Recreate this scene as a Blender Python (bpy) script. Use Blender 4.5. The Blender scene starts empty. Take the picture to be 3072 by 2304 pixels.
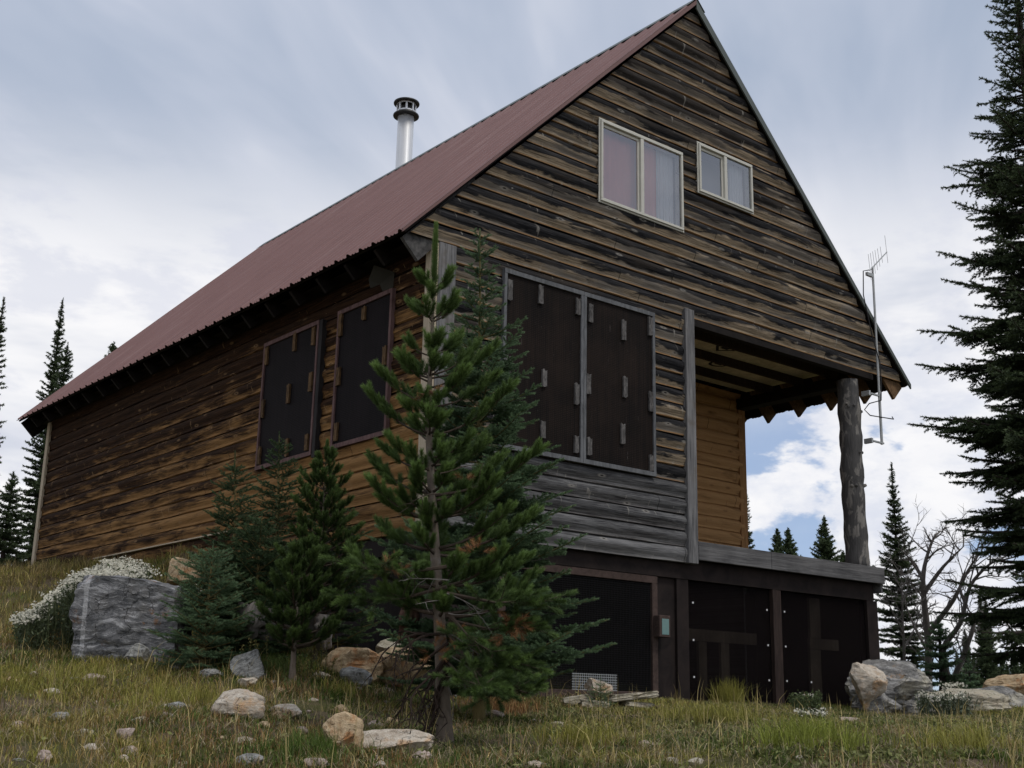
import bpy, math, random
import numpy as np
from mathutils import Vector, Matrix, noise as mnoise
C = bpy.context.scene
rng = np.random.default_rng(7)
random.seed(7)
D2R = math.radians

# ------------------------------------------------------------------ camera
YAW, PITCH, ROLL, FPX = D2R(38.97019), D2R(14.76684), D2R(1.23820), 3636.486
cF = np.array([math.sin(YAW)*math.cos(PITCH), math.cos(YAW)*math.cos(PITCH), math.sin(PITCH)])
_r = np.array([math.cos(YAW), -math.sin(YAW), 0.0]); _u = np.cross(_r, cF)
cR = math.cos(ROLL)*_r + math.sin(ROLL)*_u
cU = -math.sin(ROLL)*_r + math.cos(ROLL)*_u
cam_d = bpy.data.cameras.new('camera')
cam = bpy.data.objects.new('camera', cam_d); C.collection.objects.link(cam)
cam.matrix_world = Matrix(((cR[0], cU[0], -cF[0], 0), (cR[1], cU[1], -cF[1], 0), (cR[2], cU[2], -cF[2], 0), (0, 0, 0, 1)))
cam_d.sensor_width = 36; cam_d.lens = FPX/3072*36
cam_d.clip_start = 0.1; cam_d.clip_end = 20000
C.camera = cam
C.render.resolution_x = 1024; C.render.resolution_y = 768

# ------------------------------------------------------------------ world, sun, exposure
C.view_settings.view_transform = 'Standard'; C.view_settings.look = 'None'
C.view_settings.exposure = 0.0; C.view_settings.gamma = 1.0
SUN_EL, SUN_AZ = D2R(62), D2R(165)          # azimuth clockwise from +y
sun_dir = Vector((math.sin(SUN_AZ)*math.cos(SUN_EL), math.cos(SUN_AZ)*math.cos(SUN_EL), math.sin(SUN_EL)))
sl = bpy.data.lights.new('sun', 'SUN'); sl.energy = 1.7; sl.angle = D2R(18); sl.color = (1.0, 0.95, 0.87)
so = bpy.data.objects.new('sun', sl); C.collection.objects.link(so)
so.rotation_euler = sun_dir.to_track_quat('Z', 'Y').to_euler(); so.location = (0, -20, 40)


class NT:
    """tiny node-tree writer"""
    def __init__(s, tree): s.t = tree; tree.nodes.clear()
    def n(s, typ, ins=None, **props):
        nd = s.t.nodes.new(typ)
        for k, v in props.items(): setattr(nd, k, v)
        for k, v in (ins or {}).items():
            sock = nd.inputs[k]
            if isinstance(v, bpy.types.NodeSocket): s.t.links.new(v, sock)
            elif isinstance(v, bpy.types.Node): s.t.links.new(v.outputs[0], sock)
            else: sock.default_value = v
        return nd
    def m(s, op, a, b=0.0, c=None, clamp=False):
        ins = {0: a, 1: b}
        if c is not None: ins[2] = c
        return s.n('ShaderNodeMath', ins, operation=op, use_clamp=clamp).outputs[0]
    def vm(s, op, a, b=(0, 0, 0)):
        return s.n('ShaderNodeVectorMath', {0: a, 1: b}, operation=op).outputs[0]
    def mix(s, f, a, b, bt='MIX'):
        nd = s.n('ShaderNodeMix', data_type='RGBA', blend_type=bt)
        for k, v in ((0, f), (6, a), (7, b)):
            if isinstance(v, bpy.types.NodeSocket): s.t.links.new(v, nd.inputs[k])
            else: nd.inputs[k].default_value = v if k == 0 or len(v) == 4 else (*v, 1)
        return nd.outputs[2]
    def noise(s, vec, scale, detail=3.0, rough=0.55, dist=0.0):
        return s.n('ShaderNodeTexNoise', {'Vector': vec, 'Scale': scale, 'Detail': detail, 'Roughness': rough, 'Distortion': dist}).outputs[0]
    def ramp(s, f, stops):
        nd = s.n('ShaderNodeValToRGB', {0: f}); cr = nd.color_ramp
        while len(cr.elements) < len(stops): cr.elements.new(0.5)
        for e, (p, c) in zip(cr.elements, stops):
            e.position = p; e.color = (c, c, c, 1) if isinstance(c, (int, float)) else (*c, 1)
        return nd.outputs[0]
    def sstep(s, x, a, b):
        return s.n('ShaderNodeMapRange', {0: x, 1: a, 2: b, 3: 0.0, 4: 1.0}, interpolation_type='SMOOTHSTEP').outputs[0]
    def comb(s, x, y, z): return s.n('ShaderNodeCombineXYZ', {0: x, 1: y, 2: z}).outputs[0]
    def sep(s, v): return s.n('ShaderNodeSeparateXYZ', {0: v}).outputs


w = bpy.data.worlds.new("World"); C.world = w; w.use_nodes = True
T = NT(w.node_tree)
sky = T.n('ShaderNodeTexSky', sky_type='NISHITA', sun_disc=False)
sky.sun_elevation = SUN_EL; sky.sun_rotation = SUN_AZ; sky.altitude = 2200; sky.dust_density = 1.0
gen = T.n('ShaderNodeTexCoord').outputs['Generated']
gx, gy, gz = T.sep(gen)[:3]
# high cloud sheet: long soft streaks on a plane overhead, running away from the viewer
zz = T.m('MAXIMUM', T.m('ADD', gz, 0.16), 0.06)
px_ = T.m('DIVIDE', gx, zz); py_ = T.m('DIVIDE', gy, zz)
a_ = D2R(33)
al = T.m('ADD', T.m('MULTIPLY', px_, math.cos(a_)), T.m('MULTIPLY', py_, math.sin(a_)))
ac = T.m('ADD', T.m('MULTIPLY', px_, -math.sin(a_)), T.m('MULTIPLY', py_, math.cos(a_)))
streak = T.noise(T.comb(T.m('MULTIPLY', al, 0.75), T.m('MULTIPLY', ac, 3.0), 3.1), 1.5, 4, 0.5, 0.5)
broad = T.noise(T.comb(px_, py_, 8.3), 0.75, 3, 0.5, 0.2)
sv = T.m('ADD', T.m('MULTIPLY', streak, 0.62), T.m('MULTIPLY', broad, 0.38))
sheet = T.ramp(sv, [(0.38, (0.40, 0.47, 0.60)), (0.50, (0.51, 0.565, 0.685)), (0.60, (0.72, 0.745, 0.83))])
# paler and brighter towards the skyline
mid_ = T.sstep(gz, 0.52, 0.30)
sheet = T.mix(T.m('MULTIPLY', mid_, 0.55), sheet, (0.68, 0.71, 0.80, 1))
low = T.sstep(gz, 0.45, 0.28)
glow = T.noise(T.vm('MULTIPLY', gen, (2.2, 2.2, 9.0)), 1.6, 5, 0.55)
lowf = T.m('MULTIPLY', low, T.sstep(glow, 0.25, 0.55))
c1 = T.mix(lowf, sheet, (0.97, 0.965, 0.98, 1))
# heaped cloud with blue gaps low down
cv = T.noise(T.vm('ADD', T.vm('MULTIPLY', gen, (1.0, 1.0, 1.9)), (3.35, 0.7, 0.2)), 5.2, 7, 0.56, 0.15)
cvb = T.noise(T.vm('MULTIPLY', gen, (1.0, 1.0, 2.0)), 14.0, 5, 0.6)
mot = T.noise(T.vm('MULTIPLY', gen, (1.0, 1.0, 2.4)), 7.0, 6, 0.6, 0.2)
c1 = T.mix(T.m('MULTIPLY', T.m('MULTIPLY', T.sstep(gz, 0.46, 0.34), T.sstep(mot, 0.50, 0.38)), 0.55), c1, (0.66, 0.69, 0.80, 1))
band = T.m('MULTIPLY', T.sstep(gz, 0.30, 0.20), T.sstep(T.m('ADD', gx, T.m('MULTIPLY', gy, -0.35)), 0.10, 0.45))
gap = T.m('MULTIPLY', T.sstep(T.m('ADD', cv, T.m('MULTIPLY', cvb, 0.12)), 0.560, 0.505), band)
bluesky = T.mix(0.55, T.vm('MULTIPLY', sky.outputs[0], (0.10, 0.10, 0.10)), (0.40, 0.54, 0.82, 1))
puff = T.mix(T.sstep(cvb, 0.35, 0.62), (0.70, 0.74, 0.85, 1), (0.97, 0.965, 0.98, 1))
c2 = T.mix(T.m('MULTIPLY', band, 0.75), c1, puff)
c3 = T.mix(T.m('MULTIPLY', gap, 0.9), c2, bluesky)
c4 = T.vm('MULTIPLY', c3, (10.0, 10.0, 10.0))
bg = T.n('ShaderNodeBackground', {'Color': c4, 'Strength': 0.1})
T.n('ShaderNodeOutputWorld', {'Surface': bg})

# ------------------------------------------------------------------ helpers
def ray(x, y): return cF + cR*(x-1536)/FPX - cU*(y-1152)/FPX
def at(x, y, t): return ray(x, y)*t
def tag(o, label=None, cat=None, group=None, kind=None):
    for k, v in (('label', label), ('category', cat), ('group', group), ('kind', kind)):
        if v: o[k] = v
    return o
def empty(name, loc, rz=0.0):
    o = bpy.data.objects.new(name, None); C.collection.objects.link(o)
    o.location = loc; o.rotation_euler = (0, 0, rz); o.empty_display_size = 0.1
    return o
def link(name, me, parent=None, mat=None):
    o = bpy.data.objects.new(name, me); C.collection.objects.link(o)
    if parent is not None: o.parent = parent
    if mat is not None and not me.materials: me.materials.append(mat)
    return o
def copy_tree(o, parent=None):
    c = o.copy(); C.collection.objects.link(c); c.parent = parent
    for ch in list(o.children): copy_tree(ch, c)
    return c

class MB:
    """collects polygons, writes one mesh"""
    def __init__(s): s.v = []; s.f = []
    def poly(s, vs, fs):
        b = len(s.v); s.v += [tuple(map(float, p)) for p in vs]; s.f += [tuple(i+b for i in f) for f in fs]; return s
    def box(s, x0, x1, y0, y1, z0, z1):
        return s.poly([(x0,y0,z0),(x1,y0,z0),(x1,y1,z0),(x0,y1,z0),(x0,y0,z1),(x1,y0,z1),(x1,y1,z1),(x0,y1,z1)],
                      [(0,3,2,1),(4,5,6,7),(0,1,5,4),(1,2,6,5),(2,3,7,6),(3,0,4,7)])
    def prism(s, pts, axis, a, b):
        """pts: 2D polygon (counter-clockwise) extruded along axis from a to b"""
        def P(p, k): return {'x': (k, p[0], p[1]), 'y': (p[0], k, p[1]), 'z': (p[0], p[1], k)}[axis]
        n = len(pts); vs = [P(p, a) for p in pts]+[P(p, b) for p in pts]
        return s.poly(vs, [tuple(range(n))[::-1], tuple(range(n, 2*n))]+[(i, (i+1) % n, n+(i+1) % n, n+i) for i in range(n)])
    def tube(s, pts, rad, seg=8, cap=True, jit=0.0):
        pts = [Vector(p) for p in pts]; n = len(pts)
        if not hasattr(rad, '__len__'): rad = [rad]*n
        b = len(s.v); prev = None
        for i, p in enumerate(pts):
            d = (pts[min(i+1, n-1)]-pts[max(i-1, 0)]).normalized()
            if prev is None:
                a = d.orthogonal().normalized()
            else:
                a = prev - d*prev.dot(d)
                a = a.normalized() if a.length > 1e-6 else d.orthogonal().normalized()
            prev = a; c = d.cross(a)
            for k in range(seg):
                t = 2*math.pi*k/seg; r = rad[i]*(1+random.uniform(-jit, jit))
                s.v.append(tuple(p+(a*math.cos(t)+c*math.sin(t))*r))
        for i in range(n-1):
            for k in range(seg):
                k2 = (k+1) % seg
                s.f.append((b+i*seg+k, b+i*seg+k2, b+(i+1)*seg+k2, b+(i+1)*seg+k))
        if cap:
            s.f.append(tuple(b+k for k in range(seg))[::-1]); s.f.append(tuple(b+(n-1)*seg+k for k in range(seg)))
        return s
    def build(s, name, mat, parent=None, off=(0, 0, 0), smooth=False, bevel=0.0):
        me = bpy.data.meshes.new(name)
        me.from_pydata([(p[0]-off[0], p[1]-off[1], p[2]-off[2]) for p in s.v], [], s.f); me.update()
        if smooth: me.polygons.foreach_set('use_smooth', [True]*len(me.polygons))
        o = link(name, me, parent, mat)
        if bevel:
            b = o.modifiers.new('edge', 'BEVEL'); b.width = bevel; b.segments = 1; b.limit_method = 'ANGLE'
        return o

def fast_mesh(name, V, F, mat, parent=None, col=None, smooth=False):
    """V (n,3), F (m,k) arrays; col (n,3) stored as the attribute 'tint'"""
    me = bpy.data.meshes.new(name); n, m, k = len(V), len(F), F.shape[1]
    me.vertices.add(n); me.vertices.foreach_set('co', np.ascontiguousarray(V, dtype=np.float32).ravel())
    me.loops.add(m*k); me.loops.foreach_set('vertex_index', np.ascontiguousarray(F, dtype=np.int32).ravel())
    me.polygons.add(m); me.polygons.foreach_set('loop_start', np.arange(0, m*k, k, dtype=np.int32))
    me.polygons.foreach_set('loop_total', np.full(m, k, dtype=np.int32))
    if smooth: me.polygons.foreach_set('use_smooth', np.ones(m, dtype=bool))
    me.update(calc_edges=True)
    if col is not None:
        a = me.color_attributes.new('tint', 'FLOAT_COLOR', 'POINT')
        a.data.foreach_set('color', np.hstack([col, np.ones((n, 1))]).astype(np.float32).ravel())
    me.validate()
    return link(name, me, parent, mat)

# ------------------------------------------------------------------ materials
def mat(name, fn):
    m = bpy.data.materials.new(name); m.use_nodes = True
    t = NT(m.node_tree); out = fn(t)
    t.n('ShaderNodeOutputMaterial', {'Surface': out}); return m
def bsdf(t, col, rough=0.8, spec=0.3, bump=None, bs=0.3, bd=0.01, metal=0.0):
    ins = {'Base Color': col if not isinstance(col, tuple) else (*col[:3], 1), 'Roughness': rough, 'Specular IOR Level': spec, 'Metallic': metal}
    if bump is not None:
        ins['Normal'] = t.n('ShaderNodeBump', {'Strength': bs, 'Distance': bd, 'Height': bump}).outputs[0]
    return t.n('ShaderNodeBsdfPrincipled', ins).outputs[0]

EXPO = 0.195; Z0 = 1.67
def siding(kind):
    """weathered log siding. along = wall direction, v = place across one course"""
    def fn(t):
        pos = t.n('ShaderNodeNewGeometry').outputs['Position']
        x, y, z = t.sep(pos)[:3]
        s = y if kind == 'side' else x
        q = t.m('DIVIDE', t.m('SUBTRACT', z, Z0), EXPO)
        k = t.m('FLOOR', q); v = t.m('SUBTRACT', q, k)
        wn = t.n('ShaderNodeTexWhiteNoise', {'W': k}, noise_dimensions='1D')
        kr = t.m('MULTIPLY', wn.outputs[0], 37.0)
        sc = t.comb(t.m('ADD', t.m('MULTIPLY', s, 0.75), kr), t.m('MULTIPLY', v, 1.1), kr)
        big = t.noise(sc, 1.6, 5, 0.6, 0.6)
        big2 = t.noise(t.vm('ADD', sc, (31, 7, 2)), 0.7, 4, 0.6, 0.4)
        grainv = t.comb(t.m('ADD', t.m('MULTIPLY', s, 1.2), kr), t.m('MULTIPLY', z, 38.0), kr)
        grain = t.noise(grainv, 1.6, 6, 0.68, 1.3)
        fine = t.noise(t.comb(t.m('MULTIPLY', s, 9), t.m('MULTIPLY', z, 170), 0), 1.0, 3, 0.7)
        # ends of boards and fine cross checks
        jj = t.m('ADD', t.m('MULTIPLY', s, 0.27), t.m('MULTIPLY', wn.outputs[0], 5.3)); j = t.m('FRACT', jj)
        seg = t.n('ShaderNodeTexWhiteNoise', {'Vector': t.comb(t.m('FLOOR', jj), k, 0)}, noise_dimensions='3D').outputs[0]
        joint = t.m('LESS_THAN', j, 0.0022)
        chk = t.noise(t.comb(t.m('MULTIPLY', s, 16), t.m('ADD', t.m('MULTIPLY', v, 0.7), kr), 0), 1.0, 2, 0.5, 0.6)
        flk = t.noise(t.comb(t.m('MULTIPLY', s, 7.5), t.m('MULTIPLY', z, 17), kr), 1.0, 3, 0.6, 0.8)
        checks = t.m('MAXIMUM', t.m('MULTIPLY', t.sstep(chk, 0.68, 0.73), 0.8), t.sstep(flk, 0.715, 0.75))
        vor = t.n('ShaderNodeTexVoronoi', {'Vector': t.comb(t.m('MULTIPLY', s, 1.4), t.m('MULTIPLY', z, 4.6), kr), 'Scale': 1.6})
        knot = t.sstep(vor.outputs['Distance'], 0.075, 0.035)
        ring = t.m('SUBTRACT', t.sstep(vor.outputs['Distance'], 0.19, 0.09), knot)
        if kind == 'front':
            black = t.mix(t.sstep(grain, 0.35, 0.85), (0.0028, 0.003, 0.0042, 1), (0.060, 0.058, 0.060, 1))
            tan = t.mix(t.sstep(grain, 0.25, 0.78), (0.045, 0.034, 0.024, 1), (0.46, 0.365, 0.255, 1))
            tan = t.mix(t.sstep(big2, 0.45, 0.60), tan, t.mix(grain, (0.050, 0.043, 0.037, 1), (0.32, 0.285, 0.245, 1)))
            edge = t.m('ADD', v, t.m('ADD', t.m('ADD', t.m('MULTIPLY', t.m('SUBTRACT', big, 0.5), 1.45), t.m('MULTIPLY', t.m('SUBTRACT', seg, 0.6), 0.35)), t.m('MULTIPLY', t.m('SUBTRACT', grain, 0.5), 0.5)))
            edge = t.m('SUBTRACT', edge, t.m('MULTIPLY', t.sstep(x, 11.5, 14.8), 0.14))
            col = t.mix(t.sstep(edge, 0.32, 0.44), tan, black)
            # half the boards stay dark, mostly under the ridge
            dk = t.m('MULTIPLY', t.sstep(t.m('ADD', big2, t.m('MULTIPLY', t.m('SUBTRACT', z, 6.0), 0.03)), 0.52, 0.64), 0.45)
            col = t.mix(dk, col, t.mix(grain, (0.012, 0.010, 0.009, 1), (0.075, 0.058, 0.043, 1)))
            # bare rust-orange strip left along the bottom lip
            lip = t.m('MULTIPLY', t.sstep(v, 0.115, 0.085), t.sstep(t.noise(t.comb(t.m('MULTIPLY', s, 1.1), kr, 5), 1.3, 3), 0.30, 0.42))
            col = t.mix(t.m('MULTIPLY', lip, 0.85), col, t.mix(grain, (0.13, 0.060, 0.022, 1), (0.36, 0.215, 0.095, 1)))
            # silver grey boards under the shutters
            gy_ = t.m('MULTIPLY', t.sstep(t.m('ADD', z, t.m('MULTIPLY', big, 0.25)), 2.86, 2.68), 0.95)
            wash = t.m('MULTIPLY', t.sstep(z, 2.05, 1.70), 0.28)
            col = t.mix(gy_, col, t.mix(t.m('ADD', t.sstep(t.m('ADD', t.m('MULTIPLY', grain, 0.6), t.m('MULTIPLY', big, 0.4)), 0.35, 0.72), wash, clamp=True), (0.010, 0.010, 0.012, 1), (0.21, 0.208, 0.21, 1)))
            col = t.mix(t.m('MULTIPLY', t.m('ADD', t.sstep(v, 0.96, 0.99), t.sstep(v, 0.025, 0.01), clamp=True), 0.85), col, (0.003, 0.003, 0.003, 1))
            kc, rc = (0.30, 0.28, 0.25, 1), (0.015, 0.013, 0.012, 1)
        elif kind == 'side':
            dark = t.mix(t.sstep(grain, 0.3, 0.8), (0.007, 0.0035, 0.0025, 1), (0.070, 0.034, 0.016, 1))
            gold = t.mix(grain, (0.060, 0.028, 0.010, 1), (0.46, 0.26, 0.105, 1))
            zf = t.m('MULTIPLY', t.m('SUBTRACT', 3.55, z), 0.20)  # darker towards the top: eave shade put into the colour
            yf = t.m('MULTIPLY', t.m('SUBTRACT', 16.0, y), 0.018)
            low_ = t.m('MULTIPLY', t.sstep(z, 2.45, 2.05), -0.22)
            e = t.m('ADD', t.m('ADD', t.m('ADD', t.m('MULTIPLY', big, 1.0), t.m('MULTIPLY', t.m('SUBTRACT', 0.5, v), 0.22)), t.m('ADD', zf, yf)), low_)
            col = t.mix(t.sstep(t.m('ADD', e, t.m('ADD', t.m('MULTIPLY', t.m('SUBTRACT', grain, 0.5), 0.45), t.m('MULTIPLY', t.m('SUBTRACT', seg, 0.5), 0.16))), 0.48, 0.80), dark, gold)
            col = t.mix(t.m('MULTIPLY', t.sstep(v, 0.93, 0.99), 0.6), col, (0.012, 0.007, 0.005, 1))
            kc, rc = (0.30, 0.19, 0.10, 1), (0.02, 0.01, 0.006, 1)
        else:
            col = t.mix(grain, (0.20, 0.105, 0.043, 1), (0.50, 0.30, 0.140, 1))
            col = t.mix(t.m('MULTIPLY', t.sstep(big, 0.52, 0.7), 0.5), col, (0.10, 0.05, 0.02, 1))
            kc, rc = (0.12, 0.06, 0.03, 1), (0.10, 0.05, 0.02, 1)
        col = t.mix(t.m('MULTIPLY', ring, t.m('ADD', 0.10, t.m('MULTIPLY', fine, 0.75))), col, kc)
        col = t.mix(t.m('MULTIPLY', knot, 0.85), col, rc)
        col = t.mix(t.m('MULTIPLY', checks, 0.6), col, kc)
        col = t.mix(joint, col, (0.004, 0.004, 0.004, 1))
        h = t.m('ADD', t.m('ADD', t.m('MULTIPLY', grain, 0.7), t.m('MULTIPLY', fine, 0.3)), t.m('MULTIPLY', knot, -0.5))
        return bsdf(t, col, 0.9, 0.1, h, 0.7, 0.012)
    return fn
M = {}
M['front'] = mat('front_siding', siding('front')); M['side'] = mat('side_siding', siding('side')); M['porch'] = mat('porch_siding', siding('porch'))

def wood(lo, hi, scale=(30, 30, 1.5), rough=0.85, bs=0.4, blotch=None):
    def fn(t):
        p = t.n('ShaderNodeNewGeometry').outputs['Position']
        g = t.noise(t.vm('MULTIPLY', p, scale), 1.5, 6, 0.65, 0.8)
        b = t.noise(p, 2.3, 4, 0.6)
        col = t.mix(t.sstep(t.m('ADD', t.m('MULTIPLY', g, 0.7), t.m('MULTIPLY', b, 0.3)), 0.25, 0.75), (*lo, 1), (*hi, 1))
        if blotch: col = t.mix(t.m('MULTIPLY', t.sstep(b, 0.55, 0.68), 0.7), col, (*blotch, 1))
        return bsdf(t, col, rough, 0.2, g, bs, 0.006)
    return fn
M['grey_v'] = mat('grey_board_vertical', wood((0.035, 0.035, 0.038), (0.24, 0.235, 0.235), (26, 26, 1.2), blotch=(0.10, 0.085, 0.07)))
M['grey_h'] = mat('grey_board_horizontal', wood((0.03, 0.03, 0.032), (0.17, 0.165, 0.165), (1.2, 30, 30)))
M['grey_diag'] = mat('grey_rafter', wood((0.02, 0.02, 0.021), (0.13, 0.125, 0.12), (8, 8, 8)))
M['cream_board'] = mat('cream_edge_board', wood((0.30, 0.24, 0.17), (0.55, 0.47, 0.36), (26, 26, 1.2)))
M['frame_grey'] = mat('grey_frame_strip', wood((0.06, 0.062, 0.066), (0.17, 0.175, 0.185), (14, 14, 3)))
M['frame_red'] = mat('dull_red_frame_strip', wood((0.055, 0.028, 0.026), (0.17, 0.105, 0.10), (14, 14, 3)))
M['frame_dark'] = mat('dark_frame_strip', wood((0.008, 0.007, 0.007), (0.03, 0.026, 0.026), (14, 14, 3)))
M['block_grey'] = mat('grey_wood_block', wood((0.004, 0.004, 0.004), (0.17, 0.16, 0.155), (26, 26, 9), bs=.8))
M['block_tan'] = mat('tan_wood_block', wood((0.006, 0.003, 0.002), (0.17, 0.10, 0.045), (26, 26, 9), bs=.8))
M['brown_trim'] = mat('brown_trim', wood((0.012, 0.008, 0.007), (0.055, 0.036, 0.030), (20, 20, 2)))
M['door_frame'] = mat('door_frame_brown', wood((0.028, 0.019, 0.016), (0.085, 0.058, 0.050), (9, 9, 9)))
M['ply'] = mat('dark_brown_boards', wood((0.007, 0.005, 0.005), (0.026, 0.018, 0.016), (3, 20, 3)))
M['soffit'] = mat('dark_soffit', wood((0.004, 0.003, 0.003), (0.016, 0.012, 0.010), (4, 4, 4)))
M['tan_rafter'] = mat('tan_rafter', wood((0.05, 0.03, 0.016), (0.22, 0.13, 0.065), (8, 8, 8)))
M['orange_trim'] = mat('orange_brown_trim', wood((0.16, 0.075, 0.03), (0.36, 0.20, 0.085), (24, 24, 1.5)))
M['panel'] = mat('ceiling_sheet', wood((0.42, 0.36, 0.22), (0.70, 0.62, 0.42), (5, 5, 5)))
M['black_paint'] = mat('black_print', lambda t: bsdf(t, (0.012, 0.012, 0.012), 0.8))

def logmat(t):
    p = t.n('ShaderNodeNewGeometry').outputs['Position']
    g = t.noise(t.vm('MULTIPLY', p, (22, 22, 1.6)), 1.5, 6, 0.65, 0.9)
    b = t.noise(t.vm('MULTIPLY', p, (5.5, 5.5, 2.2)), 1.2, 6, 0.62, 0.5)
    col = t.mix(g, (0.016, 0.0155, 0.016, 1), (0.125, 0.12, 0.118, 1))
    col = t.mix(t.m('MULTIPLY', t.sstep(b, 0.52, 0.58), 0.85), col, t.mix(g, (0.07, 0.062, 0.055, 1), (0.33, 0.31, 0.285, 1)))
    return bsdf(t, col, 0.85, 0.2, t.m('ADD', g, b), 0.6, 0.012)
M['log'] = mat('bare_log', logmat)

def shutter_mat(lo, hi, streak):
    def fn(t):
        p = t.n('ShaderNodeNewGeometry').outputs['Position']
        x, y, z = t.sep(p)[:3]
        st = t.noise(t.vm('MULTIPLY', p, (34, 34, 1.1)), 1.0, 5, 0.65)
        bl = t.noise(p, 1.7, 4, 0.6)
        h = t.m('SINE', t.m('MULTIPLY', z, 2*math.pi/0.021))
        s2 = t.m('SINE', t.m('MULTIPLY', t.m('ADD', x, y), 2*math.pi/0.03))
        gr = t.sstep(t.m('ADD', h, t.m('MULTIPLY', s2, 0.5)), 0.2, 1.2)
        col = t.mix(t.sstep(t.m('ADD', t.m('MULTIPLY', st, 0.45), t.m('MULTIPLY', bl, 0.55)), 0.35, 0.7), (*lo, 1), (*hi, 1))
        col = t.mix(t.m('MULTIPLY', gr, 0.35), col, tuple(c*2.2 for c in hi)+(1,))
        col = t.mix(t.m('MULTIPLY', t.sstep(t.noise(t.vm('MULTIPLY', p, (60, 60, 4)), 1.0, 4, 0.7), 0.66, 0.76), streak), col, (0.16, 0.14, 0.13, 1))
        return bsdf(t, col, 0.75, 0.10, gr, 0.4, 0.003)
    return fn
M['shutter'] = mat('rusty_mesh_sheet', shutter_mat((0.003, 0.0025, 0.0025), (0.017, 0.011, 0.0085), 0.75))
M['shutter2'] = mat('dark_mesh_sheet', shutter_mat((0.003, 0.002, 0.0025), (0.009, 0.006, 0.007), 0.06))

def roofmat(t):
    p = t.n('ShaderNodeNewGeometry').outputs['Position']
    b = t.noise(t.vm('MULTIPLY', p, (1, 3, 1)), 1.2, 5, 0.6)
    f = t.noise(p, 40, 3, 0.6)
    y = t.sep(p)[1]; col = t.mix(t.m('ADD', t.m('MULTIPLY', b, 0.9), t.m('MULTIPLY', f, 0.1)), (0.135, 0.064, 0.056, 1), (0.225, 0.122, 0.108, 1))
    pan = t.m('FRACT', t.m('DIVIDE', t.m('SUBTRACT', y, 9.93), 0.2535))
    dirt = t.m('MULTIPLY', t.m('GREATER_THAN', pan, 0.30), t.m('ADD', t.sstep(pan, 0.50, 0.34), t.m('ADD', t.m('MULTIPLY', t.m('COMPARE', pan, 0.725, 0.03), 0.8), t.sstep(pan, 0.92, 1.0)), clamp=True))  # dark lines beside the ribs put rib shading into the colour
    x = t.sep(p)[0]; st = t.noise(t.comb(t.m('MULTIPLY', x, 0.6), t.m('MULTIPLY', y, 9), 0), 1.0, 4, 0.6)
    col = t.mix(t.m('MULTIPLY', dirt, 0.55), col, (0.055, 0.030, 0.028, 1))
    lap = t.m('LESS_THAN', t.m('FRACT', t.m('DIVIDE', t.m('SUBTRACT', y, 9.96), 0.7605)), 0.03)
    col = t.mix(t.m('MULTIPLY', lap, 0.6), col, (0.045, 0.025, 0.024, 1))
    col = t.mix(t.m('MULTIPLY', t.sstep(st, 0.52, 0.72), 0.35), col, (0.30, 0.20, 0.185, 1))
    return bsdf(t, col, 0.5, 0.35, f, 0.03, 0.002)
M['roof'] = mat('faded_red_metal', roofmat)
M['screw'] = mat('dark_screw', lambda t: bsdf(t, (0.03, 0.02, 0.02), 0.5))
M['capmetal'] = mat('grey_green_metal', lambda t: bsdf(t, t.mix(t.noise(t.n('ShaderNodeNewGeometry').outputs['Position'], 3, 3), (0.055, 0.065, 0.058, 1), (0.10, 0.115, 0.105, 1)), 0.5, 0.4))
def steel(t):
    p = t.n('ShaderNodeTexCoord').outputs['Object']
    g = t.noise(t.vm('MULTIPLY', p, (40, 40, 0.5)), 1, 3, 0.6)
    return bsdf(t, t.mix(g, (0.52, 0.53, 0.55, 1), (0.78, 0.79, 0.81, 1)), t.m('ADD', 0.3, t.m('MULTIPLY', g, 0.15)), 0.5, metal=0.45)
M['steel'] = mat('bright_steel', steel)
M['blackmetal'] = mat('sooty_metal', lambda t: bsdf(t, t.mix(t.noise(t.n('ShaderNodeTexCoord').outputs['Object'], 9, 3), (0.006, 0.006, 0.006, 1), (0.035, 0.034, 0.032, 1)), 0.5, 0.4))
M['alu'] = mat('dull_aluminium', lambda t: bsdf(t, t.mix(t.noise(t.n('ShaderNodeNewGeometry').outputs['Position'], 14, 3), (0.27, 0.28, 0.28, 1), (0.44, 0.45, 0.44, 1)), 0.45, 0.5, metal=0.35))
M['cable'] = mat('black_cable', lambda t: bsdf(t, (0.012, 0.012, 0.013), 0.6))
M['vinyl'] = mat('cream_window_frame', lambda t: bsdf(t, t.mix(t.noise(t.n('ShaderNodeNewGeometry').outputs['Position'], 7, 4), (0.42, 0.41, 0.36, 1), (0.60, 0.585, 0.52, 1)), 0.5, 0.4))
def glass(t):
    p = t.n('ShaderNodeNewGeometry').outputs['Position']
    g = t.n('ShaderNodeBsdfGlossy', {'Color': (0.9, 0.92, 0.95, 1), 'Roughness': 0.04, 'Normal': t.n('ShaderNodeBump', {'Strength': 0.05, 'Distance': 0.02, 'Height': t.noise(p, 1.8, 2)}).outputs[0]}).outputs[0]
    tr = t.n('ShaderNodeBsdfTransparent', {'Color': (0.82, 0.85, 0.86, 1)}).outputs[0]
    fr = t.m('ADD', t.n('ShaderNodeFresnel', {'IOR': 1.5}).outputs[0], 0.20, clamp=True)
    return t.n('ShaderNodeMixShader', {0: fr, 1: tr, 2: g}).outputs[0]
M['glass'] = mat('window_glass', glass)
def curt(c0, c1):
    def fn(t):
        p = t.n('ShaderNodeNewGeometry').outputs['Position']
        x, y, z = t.sep(p)[:3]
        f = t.noise(t.comb(t.m('MULTIPLY', x, 6), 0, t.m('MULTIPLY', z, 0.7)), 1, 2)
        return bsdf(t, t.mix(f, (*c0, 1), (*c1, 1)), 0.9, 0.1)
    return fn
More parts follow.
